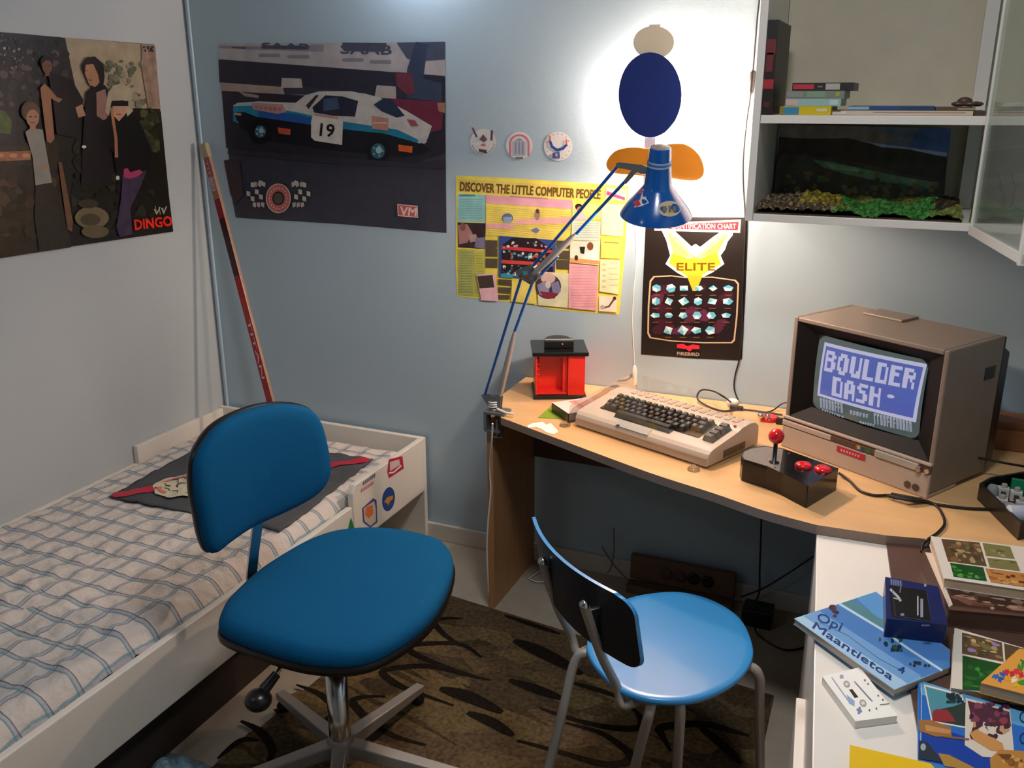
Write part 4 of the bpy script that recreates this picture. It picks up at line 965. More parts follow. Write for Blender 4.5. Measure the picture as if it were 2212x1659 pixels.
bigtext('BOULDER', (1782, 756), (1980, 800), (1974, 842), (1777, 800))
bigtext('DASH', (1798, 812), (1908, 839), (1903, 880), (1794, 853))
ar.ell(1925, 856, 8, 4, LP, 12, .2)
# two lines of small lettering below the title
rd = random.Random(3)
def dots(A, B, h, n_, skip=()):
    for i in range(n_):
        if i in skip: continue
        u = i/n_; x = A[0]+(B[0]-A[0])*u; y = A[1]+(B[1]-A[1])*u; w_ = (B[0]-A[0])/n_*.72
        kk = ar.k; ar.rect(x, y, x+w_*.45, y+h, '#b4b8cc'); ar.rect(x, y, x+w_, y+h*.25, '#b4b8cc')
        if rd.random() < .7: ar.rect(x+w_*.6, y, x+w_, y+h, '#a8acc2')
        if rd.random() < .7: ar.rect(x, y+h*.42, x+w_, y+h*.62, '#a8acc2')
        ar.k = kk+1e-7
dots((1768, 860), (1822, 872), 22, 8); dots((1836, 886), (1878, 896), 9, 6); dots((1888, 892), (1968, 912), 24, 12); dots((1772, 884), (1822, 900), 5, 9); dots((1856, 910), (1890, 918), 5, 6)
m.build('screen', 'screen', mon)
# frame of tube: black corners
nn = 10
for sx_, sz_ in ((-1, -1), (1, -1), (1, 1), (-1, 1)):
    m = MB(); m.T = TM; R_ = .022; cx_, cz_ = cxs+sx_*(hw-R_), czs+sz_*(hh-R_)
    corner = (cxs+sx_*(hw+.001), .015, czs+sz_*(hh+.001))
    arc = [(cx_+sx_*R_*math.cos(math.pi/2*i/nn), .0135+bul(cx_+sx_*R_*.7, cz_+sz_*R_*.7)-.022, cz_+sz_*R_*math.sin(math.pi/2*i/nn)) for i in range(nn+1)]
    arc = [(x_, bul(x_, z_)-.0016, z_) for x_, _, z_ in arc]; corner = (corner[0], bul(cxs+hw*sx_, czs+hh*sz_)-.0016, corner[2])
    m.add([corner]+arc, [(0, i+1, i+2) if sx_*sz_ < 0 else (0, i+2, i+1) for i in range(nn)]); m.build('tube_mask', 'bezel', mon)
# rear housing in black
m = MB(); m.T = TM
m.box((.006, .24, .02), (WM-.006, .262, HM-.006)); m.build('rear_rim', 'blacktrim', mon, bevel=.004)
m = MB(); m.T = TM
m.loft([[(.01, .262, .02), (WM-.01, .262, .02), (WM-.01, .262, HM-.03), (.01, .262, HM-.03)][::-1], [(.012, .30, .02), (WM-.012, .30, .02), (WM-.012, .30, HM-.05), (.012, .30, HM-.05)][::-1], [(.10, .40, .03), (WM-.10, .40, .03), (WM-.10, .40, HM-.12), (.10, .40, HM-.12)][::-1]], smooth=False)
m.build('rear_housing', 'black', mon, bevel=.006)
m = MB(); m.T = TM; m.box((WM-.002, .17, .255), (WM+.001, .215, .285)); m.build('grip_recess', 'blacktrim', mon)
m = MB(); m.T = TM; m.box((.09, .16, HM), (.20, .235, HM+.006)); m.build('top_vent', 'monitor', mon, bevel=.002)

# ================================================================== JOYSTICK BOX
zt = .055
jt = [P(x, y, 'z', ZD+zt) for x, y in ((1746, 1050), (1812, 1012), (1690, 968), (1650, 963), (1622, 967), (1606, 974), (1601, 984), (1605, 993), (1657, 1009), (1690, 1022))]
joy = thing('joystick', 'black arcade joystick box with a red ball top and two red buttons', 'joystick', sum(jt, Vector())/len(jt)-Vector((0, 0, zt)))
m = MB(); m.prism([(p.x, p.y) for p in jt], ZD+.001, ZD+zt); m.build('body', 'blackgloss', joy, bevel=.0025)
jl = [P(x, y, 'z', ZD+zt+.0012) for x, y in ((1684, 1019), (1692, 970), (1652, 965), (1623, 969), (1608, 976), (1604, 984), (1608, 992), (1658, 1007))]
m = MB(); m.prism([(p.x, p.y) for p in jl], ZD+zt+.0003, ZD+zt+.0012); m.build('top_plate', mat('slate_plastic', (112, 102, 96), .35), joy)
s0 = P(1672, 1000, 'z', ZD+zt); hb = ZAT(1673, 942, s0.x, s0.y)
m = MB(); m.lathe(s0, (0, 0, 1), [(0, .012), (.003, .012), (.004, .005), (hb-ZD-zt-.01, .005)], 16); m.build('shaft', 'black', joy)
m = MB(); m.ball((s0.x, s0.y, hb), .0185, 20); m.build('ball_top', 'redgloss', joy)
for x, y in ((1736, 1001), (1778, 1009)):
    p = P(x, y, 'z', ZD+zt+.008); m = MB(); m.lathe((p.x, p.y, ZD+zt), (0, 0, 1), [(0, .0195), (.005, .0195), (.008, .016), (.0095, .008), (.0098, 0)], 22, caps=(True, False)); m.build('button', 'redgloss', joy)
for x, y in ((1627, 985), (1660, 994), (1637, 973), (1674, 1011), (1704, 978), (1779, 1023)):
    p = P(x, y, 'z', ZD+zt+.001); m = MB(); m.lathe((p.x, p.y, ZD+zt), (0, 0, 1), [(0, .0035), (.002, .003)], 10); m.build('screw', 'chrome', joy)

# thin red-topped stick and plugs behind
p = P(1662, 907, 'z', ZD)
t = thing('cable_hub', 'small red cable hub with shiny plugs behind the joystick', 'hub', p)
m = MB(); m.lathe(p, (0, 0, 1), [(0, .028), (.008, .028), (.012, .022)], 22); m.build('body', 'redgloss', t)
m = MB(); q = P(1643, 898, 'z', ZD+.018); m.ball((q.x, q.y, ZD+.018), .009, 12); m.build('plug', 'chrome', t)
m = MB(); q = P(1658, 900, 'z', ZD+.018); m.ball((q.x, q.y, ZD+.02), .007, 12); m.build('plug', 'chrome', t)
m = MB(); q = P(1686, 909, 'z', ZD+.01); m.box((q.x-.012, q.y-.008, ZD+.001), (q.x+.014, q.y+.008, ZD+.018)); m.build('plug', 'black', t, bevel=.002)
p = P(1583, 871, 'z', ZD+.012); t = thing('adapter', 'small white plug adapter on the desk behind the computer', 'adapter', (p.x, p.y, ZD))
m = MB(); m.ball((p.x, p.y, ZD+.014), .02, 12, sq=(1, .7, .65)); m.build('body', 'whitecable', t)
m = MB(); m.box((p.x-.004, p.y-.03, ZD+.001), (p.x+.035, p.y-.014, ZD+.012)); m.build('plug', 'black', t, bevel=.003)

# ================================================================== DESK LAMP
LY = -.34
cl = P(1075, 905, 'y', -.40)
lampT = thing('desk_lamp', 'blue swing-arm desk lamp clamped to the left end of the desk', 'lamp', (1.34, -.375, ZD))
def LPt(px, py, y): return P(px, py, 'y', y)
# clamp
m = MB(); bx = 1.352; by = -.362
m.box((bx-.032, by-.035, ZD), (bx+.026, by+.02, ZD+.008)); m.box((bx-.04, by-.035, ZD-.05), (bx-.031, by+.0, ZD+.008)); m.box((bx-.04, by-.03, ZD-.056), (bx+.01, by-.002, ZD-.05)); m.lathe((bx-.008, by-.01, ZD-.075), (0, 0, 1), [(0, .011), (.004, .011), (.004, .004), (.052, .004)], 12)
m.tube([(bx-.03, by-.01, ZD-.075), (bx+.012, by-.01, ZD-.075)], .003, 8)
m.build('clamp', 'greymetal', lampT, bevel=.001)
m = MB(); m.lathe((bx-.018, by-.008, ZD+.006), (0, 0, 1), [(0, .016), (.006, .016), (.008, .012), (.03, .011), (.045, .009)], 16); m.build('pivot', 'greymetal', lampT)
m = MB()
for q in range(3): m.tube([(bx-.018+.0155*math.cos(k*.5), by-.008+.0155*math.sin(k*.5), ZD+.015+q*.007+k*.0005) for k in range(14)], .0025, 6)
m.tube([(bx-.002, by-.02, ZD+.016), (bx+.03, by-.03, ZD+.012), (bx+.055, by-.028, ZD+.010)], .004, 6)
m.build('cable_tie', 'whitecable', lampT)
ya, yb, yc = -.372, -.400, -.418
E1, E2 = LPt(1046, 858, ya), LPt(1078, 862, ya)
E3, E4 = LPt(1126, 600, yb), LPt(1152, 606, yb)
m = MB()
for z_ in (-.006, .006): m.add([Vector(v)+Vector((0, z_, 0)) for v in (E1+Vector((-.008, 0, .008)), E2+Vector((.010, 0, .01)), LPt(1082, 884, ya), LPt(1062, 884, ya))], [(0, 1, 2, 3)])
m.build('lower_bracket', 'greymetal', lampT, solid=.002)
def rod(name, a_, b_, r_, mt): return MB().tube([a_, b_], r_, 10).build(name, mt, lampT)
rod('arm_rod', E1, E3, .0042, 'lampblue'); mid = LPt(1112, 715, (ya*.45+yb*.55)); rod('arm_rod', mid, E4, .0042, 'lampblue')
m = MB(); m.tube([E2, E2*.9+mid*.1, E2*.6+mid*.4, E2*.15+mid*.85, mid], [.004, .0085, .0095, .0075, .004], 12); m.build('spring', 'steel', lampT)
# elbow
E5, E6 = LPt(1152, 574, yb-.004), LPt(1160, 606, yb-.004)
m = MB()
pl_ = [(1112, 586), (1148, 570), (1156, 580), (1168, 596), (1148, 616), (1124, 602)]
for dy in (-.009, .007): a_ = Art(lambda px, py, dy=dy: P(px, py, 'y', yb+dy), (0, -1, 0), m, start=0); a_.poly(pl_, '#ffffff')
m.build('elbow', 'greymetal', lampT, solid=.002)
m = MB()
for x, y in ((1124, 592), (1150, 578), (1160, 598), (1146, 606)):
    c_ = P(x, y, 'y', yb-.012); m.lathe(c_+Vector((0, .022, 0)), (0, -1, 0), [(0, .005), (.026, .005)], 10)
m.build('rivet', 'chrome', lampT)
m = MB(); c_ = P(1136, 592, 'y', yb-.0115); m.box((c_.x-.008, c_.y-.001, c_.z-.004), (c_.x+.006, c_.y, c_.z+.008), '#3fa7a0'); m.box((c_.x, c_.y-.0014, c_.z-.01), (c_.x+.008, c_.y-.001, c_.z), '#b8403c'); m.build('label_plate', 'art', lampT)
H1, H2 = LPt(1335, 358, yc), LPt(1360, 378, yc)
rod('arm_rod', E5, H1, .0042, 'lampblue'); m2_ = LPt(1245, 505, yb*.5+yc*.5); rod('arm_rod', m2_, LPt(1352, 390, yc), .0042, 'lampblue')
rod('arm_rod', LPt(1162, 600, yb), LPt(1205, 553, yb-.004), .0045, 'lampblue')
e_ = LPt(1152, 592, yb-.006)
m = MB(); m.tube([e_, e_*.9+m2_*.1, e_*.5+m2_*.5, e_*.1+m2_*.9, m2_], [.005, .009, .0095, .008, .004], 12); m.build('spring', 'steel', lampT)
m = MB()
for dy in (-.008, .006): a_ = Art(lambda px, py, dy=dy: P(px, py, 'y', yc+dy), (0, -1, 0), m, start=0); a_.poly([(1330, 354), (1338, 350), (1388, 356), (1400, 362), (1396, 374), (1376, 372), (1352, 398), (1346, 392), (1364, 368), (1332, 362)], '#ffffff')
m.build('head_bracket', 'greymetal', lampT, solid=.002)
# shade
rimc = P(1417, 463, 'y', -.405); topc = P(1427, 318, 'y', -.447)
sax = (rimc-topc).normalized(); Lh = (rimc-topc).length
prof = [(0, .0245), (.004, .0262), (.045, .0290), (.10, .0345), (.108, .040), (.125, .052), (.150, .072), (.172, .086), (.182, .0905)]
prof = [(h*Lh/.182, r_) for h, r_ in prof]
m = MB(); m.lathe(topc, sax, prof, 48, caps=(True, False))
o = m.build('lamp_shade', 'lampblue', lampT)
m = MB(); m.lathe(topc, sax, [(h+.001, r_-.0016) for h, r_ in prof], 48, mi=0, caps=(True, False))
m.f = [f[::-1] for f in m.f]; m.build('shade_lining', 'lampin', lampT)
m = MB(); m.lathe(topc, sax, [(.032, .0292), (.046, .0300)], 40, caps=(False, False), col='#93aec4'); m.lathe(topc, sax, [(.036, .0301), (.041, .0303)], 40, caps=(False, False), col='#3d64a8')
m.build('band', 'art', lampT)['label'] = 'pale band round the neck of the shade'
m = MB(); m.lathe(topc-sax*.002, sax, [(0, .0), (.001, .018), (.003, .0245)], 30, caps=(False, False)); m.build('cap', 'edge', lampT)
kb = rimc-sax*.075
m = MB(); m.ball(tuple(kb+sax*.030), .027, 18); m.build('bulb', 'bulb', lampT)
m = MB(); m.lathe(kb-sax*.06, sax, [(0, .016), (.06, .016), (.066, .013)], 16); m.build('socket', 'whitecable', lampT)
m = MB(); kk = P(1375, 368, 'y', yc); m.lathe(kk, (1, 0, 0), [(0, .006), (.012, .009), (.02, .009), (.045, .005)], 12); m.build('knob', 'chrome', lampT)
# stickers on the shade (wrapped to the cone)
def cone_pt(px, py, lift=.0008):
    d = ray(px, py).normalized(); best = None
    s_ = (topc-CAM).length-.15; prevd = None
    for k in range(900):
        s_ += .0004; p_ = CAM+d*s_; h = (p_-topc).dot(sax); r_ = ((p_-topc)-sax*h).length
        if 0 <= h <= prof[-1][0]:
            for (h0, r0), (h1, r1) in zip(prof[:-1], prof[1:]):
                if h0 <= h <= h1: rr = r0+(r1-r0)*(h-h0)/(h1-h0)
            if r_ <= rr: return p_-d*lift
    return None
def cone_art(name, polys, lab):
    m = MB(); lf = .0010
    for pts, col in polys:
        v = [cone_pt(x, y, lf) for x, y in pts]
        if any(q is None for q in v): continue
        c_ = [sum(q[0] for q in pts)/len(pts), sum(q[1] for q in pts)/len(pts)]; ce = cone_pt(c_[0], c_[1], lf)
        if ce is None: continue
        m.add([ce]+v, [(0, i+1, (i+1) % len(v)+1) for i in range(len(v))], col); lf += .0005
    if m.v: m.build(name, 'art', lampT)['label'] = lab
def ep(cx, cy, rx, ry, n=20): return [(cx+rx*math.cos(6.2832*i/n), cy+ry*math.sin(6.2832*i/n)) for i in range(n)]
cone_art('sticker', [([(1362, 428), (1382, 412), (1390, 408), (1396, 428), (1402, 438), (1384, 446), (1370, 448)], '#cfc9c4'), ([(1366, 436), (1380, 432), (1384, 442), (1374, 447)], '#c8283c'), ([(1370, 420), (1384, 409), (1391, 412), (1382, 420)], '#b84452')], 'white and red cut-out sticker')
cone_art('sticker', [(ep(1446, 451, 25, 17), '#b9ab86'), ([(1432, 445), (1440, 445), (1440, 458), (1432, 458)], '#6a6250'), ([(1444, 444), (1450, 444), (1450, 458), (1444, 458)], '#6a6250'), ([(1453, 446), (1460, 446), (1460, 457), (1453, 457)], '#6a6250')], 'oval tan sticker')
LAMP1 = lamp('desk_lamp_light', 'POINT', rimc-sax*.030, 54.0, (1.0, .76, .60), .025); LAMP1.parent = lampT; LAMP1.location = (rimc-sax*.030)-lampT.location

# ================================================================== WALL LAMP (plain painted board, light behind)
wl = thing('night_lamp', 'backlit navy board wall lamp with an orange base, glowing on the wall', 'lamp', (1.69, -.02, 1.55))
def board(pts, y0, y1, name, matn, col='#ffffff'):
    m = MB(); pf = [P(x, y, 'y', y1) for x, y in pts]; pts2 = [(p.x, p.z) for p in pf]; n_ = len(pts2)
    ar_ = sum(pts2[i][0]*pts2[(i+1) % n_][1]-pts2[(i+1) % n_][0]*pts2[i][1] for i in range(n_))
    if ar_ < 0: pts2 = pts2[::-1]
    m.add([(x, y1, z) for x, z in pts2]+[(x, y0, z) for x, z in pts2], [tuple(range(n_)), tuple(range(2*n_-1, n_-1, -1))]+[(i, n_+i, n_+(i+1) % n_, (i+1) % n_) for i in range(n_)], col)
    return m.build(name, matn, wl)
board(ep(1404, 205, 68, 92, 40), -.055, -.062, 'board', mat('navy_board', (22, 42, 110), .4))
board(ep(1412, 92, 44, 36, 32), -.050, -.056, 'top_board', mat('cream_board', (226, 214, 190), .5))
board([(p.x, p.y) for p in smooth_path([(x, y, 0) for x, y in ((1310, 352), (1330, 326), (1370, 318), (1404, 322), (1440, 312), (1480, 312), (1510, 336), (1520, 372), (1500, 390), (1440, 384), (1370, 378), (1322, 372))], 5, True)], -.048, -.054, 'base_board', mat('orange_board', (236, 148, 32), .4))
MB().box((1.668, -.049, 1.30), (1.700, -.045, 1.74)).build('back_plate', 'whitecable', wl)
MB().box((1.672, -.045, 1.44), (1.692, -.001, 1.47)).build('bracket', 'whitecable', wl)
lb = P(1425, 285, 'y', -.028)
m = MB(); m.ball(tuple(lb), .013, 12, sq=(1, 1, 1.6)); m.build('bulb', 'bulb', wl)
m = MB(); lb2 = P(1450, 262, 'y', -.028); m.ball(tuple(lb2), .011, 12, sq=(1, 1, 1.6)); m.build('bulb', 'bulb', wl)
for i, (c_, e_) in enumerate(((lb+Vector((.05, 0, .0)), 17.0), (lb+Vector((-.06, 0, .06)), 13.0), (lb+Vector((.05, 0, .09)), 12.0))):
    L_ = lamp('night_lamp_light', 'POINT', c_, e_, (1.0, .76, .60), .015); L_.parent = wl; L_.location = c_-wl.location

# ================================================================== OFFICE CHAIR
CX, CY = 1.295, -1.176
oc = thing('office_chair', 'bright blue upholstered office chair on a chrome five-arm base', 'chair', (CX, CY, 0))
seat_px = [(472, 1341), (484, 1308), (515, 1274), (559, 1235), (617, 1197), (670, 1168), (727, 1149), (795, 1142), (862, 1146), (920, 1158), (958, 1173), (975, 1197), (978, 1226), (963, 1274), (930, 1327), (881, 1370), (824, 1404), (766, 1421), (708, 1423), (641, 1414), (559, 1390), (506, 1370), (479, 1356)]
ZS = .478
so = [P(x, y, 'z', ZS-.012) for x, y in seat_px]
so = smooth_path([(p.x, p.y, 0) for p in so], 5, True); cen = sum(so, Vector())/len(so)
def sl(k, z, dz=0): return [(cen.x+(p.x-cen.x)*k, cen.y+(p.y-cen.y)*k, z) for p in so]
m = MB(); m.loft([sl(.93, ZS-.048), sl(.985, ZS-.042), sl(1.0, ZS-.030), sl(1.0, ZS-.016), sl(.975, ZS-.004), sl(.92, ZS+.004), sl(.8, ZS+.008), sl(.5, ZS+.008), sl(.2, ZS+.007)]); m.build('seat', 'bluefab', oc)
m = MB(); m.loft([sl(.80, ZS-.066), sl(.96, ZS-.062), sl(1.012, ZS-.052), sl(1.018, ZS-.040), sl(1.006, ZS-.034)]); m.build('seat_rim', 'blacktrim', oc)
# backrest on a curved vertical surface
bc = Vector((1.085, -1.095, .70)); bw = Vector((.290, .957, 0)).normalized(); bn = Vector((bw.y, -bw.x, 0))
bpx = [(416, 1040), (418, 1000), (432, 965), (462, 925), (510, 895), (565, 877), (620, 873), (662, 881), (686, 905), (698, 940), (707, 985), (708, 1018), (694, 1050), (660, 1078), (600, 1108), (540, 1135), (490, 1168), (462, 1190), (448, 1190), (436, 1165), (427, 1120), (419, 1080)]
def onback(px, py):
    p = PP(px, py, bc, bn); 
    for _ in range(4):
        u = (p-bc).dot(bw); p = PP(px, py, bc+bn*(.75*u*u), bn)
    return p
bo = smooth_path([onback(x, y) for x, y in bpx], 4, True); bcen = sum(bo, Vector())/len(bo)
def bl(k, t_):
    out_ = []
    for p in bo:
        u = (p-bc).dot(bw)-(bcen-bc).dot(bw); zz = p.z-bcen.z; uu = u*k+(bcen-bc).dot(bw); z2 = bcen.z+zz*k
        out_.append(Vector((bc.x, bc.y, 0))+bw*uu+bn*(.75*uu*uu+t_)+Vector((0, 0, z2)))
    return out_
m = MB(); m.loft([bl(.97, -.012), bl(1.0, -.004), bl(1.0, .008), bl(.975, .018), bl(.93, .024), bl(.8, .028), bl(.5, .030), bl(.15, .030)]); 
o = m.build('backrest', 'bluefab', oc)
m = MB(); m.loft([bl(.9, -.030), bl(.99, -.026), bl(1.018, -.016), bl(1.018, -.006), bl(1.0, -.002)]); m.build('backrest_shell', 'blacktrim', oc)
pb = P(547, 1238, 'z', .455); pt_ = Vector((bc.x, bc.y, .66))-bn*.035
m = MB(); wv_ = bw*.014
path = [Vector((cen.x-.05, cen.y+.0, .405)), Vector((pb.x+.05, pb.y, .408)), Vector((pb.x+.005, pb.y, .425)), Vector((pb.x-.004, pb.y, .46)), pt_, pt_+Vector((0, 0, .07))]
path = smooth_path(path, 4)
loops = []
for i, p in enumerate(path):
    t_ = (path[min(i+1, len(path)-1)]-path[max(i-1, 0)]).normalized(); nn_ = t_.cross(bw).normalized()*.003
    loops.append([p-wv_-nn_, p+wv_-nn_, p+wv_+nn_, p-wv_+nn_])
m.loft(loops, smooth=False); m.build('back_post', 'chrome', oc)
m = MB(); m.lathe((CX, CY, .085), (0, 0, 1), [(0, .026), (.20, .025), (.20, .019), (.30, .018), (.325, .018)], 26); m.build('column', 'chrome', oc)
MB().box((CX-.09, CY-.06, .398), (CX+.09, CY+.06, .412)).build('seat_plate', 'blacktrim', oc, bevel=.002)
m = MB(); m.lathe((CX, CY, .045), (0, 0, 1), [(0, .03), (.05, .034), (.062, .028)], 20); m.build('hub', 'steel', oc)
for q in range(5):
    an = math.radians(82+72*q); d_ = Vector((math.cos(an), math.sin(an), 0)); s_ = Vector((-d_.y, d_.x, 0)); c_ = Vector((CX, CY, 0))
    m = MB(); A0 = c_+d_*.02; A1 = c_+d_*.315
    m.hexa([A0-s_*.017+Vector((0, 0, .06)), A1-s_*.013+Vector((0, 0, .038)), A1+s_*.013+Vector((0, 0, .038)), A0+s_*.017+Vector((0, 0, .06))],
           [A0-s_*.017+Vector((0, 0, .098)), A1-s_*.013+Vector((0, 0, .058)), A1+s_*.013+Vector((0, 0, .058)), A0+s_*.017+Vector((0, 0, .098))])
    m.build('base_arm', 'steel', oc, bevel=.003)
    m = MB(); m.lathe(c_+d_*.30+Vector((0, 0, .0105)), (0, 0, 1), [(0, .016), (.012, .018), (.022, .012), (.03, .008)], 14); m.build('glide', 'blacktrim', oc)
l0 = P(612, 1432, 'z', .40); l1_ = P(598, 1455, 'z', .385); l2_ = P(570, 1490, 'z', .36); l3_ = P(558, 1512, 'z', .345)
m = MB(); m.tube([Vector((CX-.06, CY-.03, .40)), l0, l1_], .005, 10); m.build('lever', 'chrome', oc)
m = MB(); m.tube([l1_, l2_], [.010, .013], 12); m.ball(tuple(l3_), .029, 16, sq=(1, 1, .8)); m.build('lever_knob', 'black', oc)

# ================================================================== STACKING CHAIR
stc = thing('stacking_chair', 'sky blue painted wooden chair with round seat and grey tube legs', 'chair', (2.02, -.95, 0))
ZC = .43
el = [(1268, 1385), (1290, 1335), (1350, 1294), (1420, 1279), (1480, 1279), (1545, 1298), (1600, 1336), (1626, 1392), (1622, 1430), (1590, 1470), (1530, 1502), (1470, 1514), (1400, 1510), (1340, 1490), (1300, 1455), (1274, 1420)]
sp = smooth_path([(P(x, y, 'z', ZC).x, P(x, y, 'z', ZC).y, 0) for x, y in el], 5, True); sc_ = sum(sp, Vector())/len(sp)
def s2l(k, z): return [(sc_.x+(p.x-sc_.x)*k, sc_.y+(p.y-sc_.y)*k, z) for p in sp]
m = MB(); m.loft([s2l(.965, ZC-.014), s2l(.995, ZC-.011), s2l(1.0, ZC-.006), s2l(.995, ZC-.001), s2l(.98, ZC+.0008), s2l(.9, ZC), s2l(.5, ZC-.003), s2l(.15, ZC-.0035)]); m.build('seat', 'bluepaint', stc)
# backrest plane
brA = P(1147, 1103, 'z', .70); brB = P(1366, 1300, 'z', .70)
rw = Vector((brB.x-brA.x, brB.y-brA.y, 0)); RWL = rw.length; rw.normalize(); rn = Vector((-rw.y, rw.x, 0))   # towards the seat
if (sc_-Vector((brA.x, brA.y, 0))).dot(rn) < 0: rn = -rn
rc = (brA+brB)/2; lean = rn*.18
def bpt(u, v, t_=0):  # u along -1..1, v down from top 0..1
    h = .155*v
    return Vector((rc.x, rc.y, .70-h+ .0))+rw*(u*RWL/2)+rn*(.044*u*u-.040)+lean*h*1.0+rn*t_
# outline with rounded corners
ol = []
cr_ = .16
for (cu, cv, a0) in ((1-cr_, .22, -90), (1-cr_*.8, .80, 0), (-1+cr_*.8, .80, 90), (-1+cr_, .22, 180)):
    for k in range(6):
        an = math.radians(a0+90*k/5); ol.append((cu+cr_*math.cos(an), cv+.2*math.sin(an)))
def refine(ol):
    o2 = []
    for i in range(len(ol)):
        a_, b_ = ol[i], ol[(i+1) % len(ol)]; nseg = max(1, int(abs(b_[0]-a_[0])/.1))
        for k in range(nseg): o2.append((a_[0]+(b_[0]-a_[0])*k/nseg, a_[1]+(b_[1]-a_[1])*k/nseg))
    return o2
o2 = refine(ol)
def grid_panel(th0, th1, mi_front, mi_back):
    # filled by columns so the surface follows the curve
    us = sorted(set([round(math.sin(math.pi/2*(-1+2*i/40)), 5) for i in range(41)]))
    def span(u):
        top = 0.0; bot = 1.0; e = 1-abs(u)
        if e < cr_:
            k = math.sqrt(max(0, 1-(1-e/cr_)**2)); top = .20*(1-k)+.02; bot = 1-.20*(1-k)
        return top+.02*0, bot
    V_ = []; 
    for u in us:
        a_, b_ = span(u)
        for j in range(6): V_.append((u, a_+(b_-a_)*j/5))
    nf = [bpt(u, v, th1) for u, v in V_]; nb = [bpt(u, v, th0) for u, v in V_]
    m = MB(); F_ = []
    for i in range(len(us)-1):
        for j in range(5): F_.append((i*6+j, i*6+j+1, (i+1)*6+j+1, (i+1)*6+j))
    m.add(nf, F_, mi=mi_front, smooth=True); m.add(nb, [f[::-1] for f in F_], mi=mi_back, smooth=True)
    # rim
    loop = [(i, 0) for i in range(len(us))]+[(len(us)-1, j) for j in range(1, 6)]+[(i, 5) for i in range(len(us)-2, -1, -1)]+[(0, j) for j in range(4, 0, -1)]
    idx = [i*6+j for i, j in loop]; n_ = len(idx)
    m.add([nf[i] for i in idx]+[nb[i] for i in idx], [(k, (k+1) % n_, n_+(k+1) % n_, n_+k) for k in range(n_)], mi=0)
    return m
grid_panel(-.004, .004, 0, 1).build('backrest', ['bluepaint', 'darkback'], stc)['label'] = 'curved backrest, sky blue front edge and navy back'
tl, tr_ = P(1172, 1214, 'z', .66), P(1262, 1307, 'z', .66)
bl_, br_ = P(1232, 1395, 'z', .405), P(1330, 1508, 'z', .405)
def legbot(top, px, py, z): 
    q = P(px, py, 'z', z); d_ = q-top; return top+d_*(top.z/-d_.z)
for (tt, bb, fin, lg) in ((tl, bl_, P(1268, 1400, 'z', .41), None), (tr_, br_, P(1372, 1512, 'z', .41), None)):
    inn = Vector((fin.x, fin.y, ZC-.024))
    m = MB(); m.tube(smooth_path([tt, tt*.5+bb*.5, bb+Vector((0, 0, .03)), bb*.6+inn*.4-Vector((0, 0, .012)), inn, inn+(sc_-inn)*.35+Vector((0, 0, 0))][:5], 6), .0095, 12); m.build('back_support', 'steel', stc)
    e_ = MB(); e_.ball(tuple(tt), .0105, 10); e_.build('end_cap', 'chrome', stc)
    d_ = rn; m = MB(); q_ = tt-Vector((0, 0, .012)); m.tube([q_, q_+d_*.05], .004, 8); m.build('bolt', 'chrome', stc)
legs = [((1243, 1418), (1187, 1659), .155), ((1403, 1530), (1370, 1659), .20), ((1640, 1448), (1664, 1600), .08), ((1470, 1528), (1470, 1600), .10)]
for (a_, b_, zz) in legs:
    tp = P(a_[0], a_[1], 'z', .40); q_ = P(b_[0], b_[1], 'z', zz); d_ = q_-tp; bt = tp+d_*(tp.z/(-d_.z)) if d_.z < 0 else q_
    v = Vector((bt.x-tp.x, bt.y-tp.y, 0))
    if v.length > .13: v = v.normalized()*.13; bt = Vector((tp.x+v.x, tp.y+v.y, 0))
    inn = Vector((tp.x+(sc_.x-tp.x)*.35, tp.y+(sc_.y-tp.y)*.35, ZC-.024))
    m = MB(); m.tube(smooth_path([inn, tp+(inn-tp)*.45+Vector((0, 0, .006)), tp+Vector((0, 0, -.012)), tp*.7+bt*.3, Vector((bt.x, bt.y, .0135))], 6), .0105, 12); m.build('leg', 'steel', stc)
MB().lathe((sc_.x, sc_.y, ZC-.034), (0, 0, 1), [(0, .11), (.014, .11)], 28).build('under_frame', 'steel', stc)

# ================================================================== WALL CABINET
CF = -.36; cab = thing('shelf_cabinet', 'white open wall cabinet with two shelves and a glass door ajar', 'cabinet', (2.5, -.18, 1.257))
MB().box((2.016, CF, 1.257), (2.034, -.002, 2.10)).build('side_panel', 'cabwhite', cab, bevel=.001)
MB().box((2.035, CF, 1.257), (3.045, -.002, 1.275)).build('bottom_board', 'cabwhite', cab, bevel=.001)
MB().box((2.035, CF, 1.489), (3.045, -.010, 1.508)).build('shelf', 'cabwhite', cab, bevel=.001)
MB().box((2.035, CF, 2.082), (3.045, -.010, 2.10)).build('top_board', 'cabwhite', cab, bevel=.001)
MB().box((2.035, -.010, 1.276), (3.045, -.003, 2.08)).build('back_panel', mat('hardboard', (205, 196, 172), .6), cab)
MB().box((2.50, -.045, 1.276), (2.53, -.011, 2.08)).build('batten', 'cabwhite', cab)
dA = Vector((2.521, CF-.004, 0)); dB = Vector((2.592, -.765, 0)); ddv = (dB-dA).normalized(); dnv = Vector((-ddv.y, ddv.x, 0)); DL = (dB-dA).length
TD = frame(dA, ddv, dnv)
door = MB(); door.T = TD; door.box((.012, -.002, 1.262), (DL-.008, .002, 2.05)); door = door.build('glass_door', 'glass', cab)
door['label'] = 'clear glass door standing open'
def drail(lo, hi, n_='door_rail', mt='cabwhite'):
    m = MB(); m.T = TD; m.box(lo, hi); return m.build(n_, mt, door, bevel=.001)
drail((0, -.006, 1.252), (DL, .006, 1.272)); drail((0, -.006, 2.05), (DL, .006, 2.07)); drail((0, -.004, 1.272), (.006, .004, 2.05)); drail((DL-.012, -.008, 1.25), (DL, .008, 2.07))

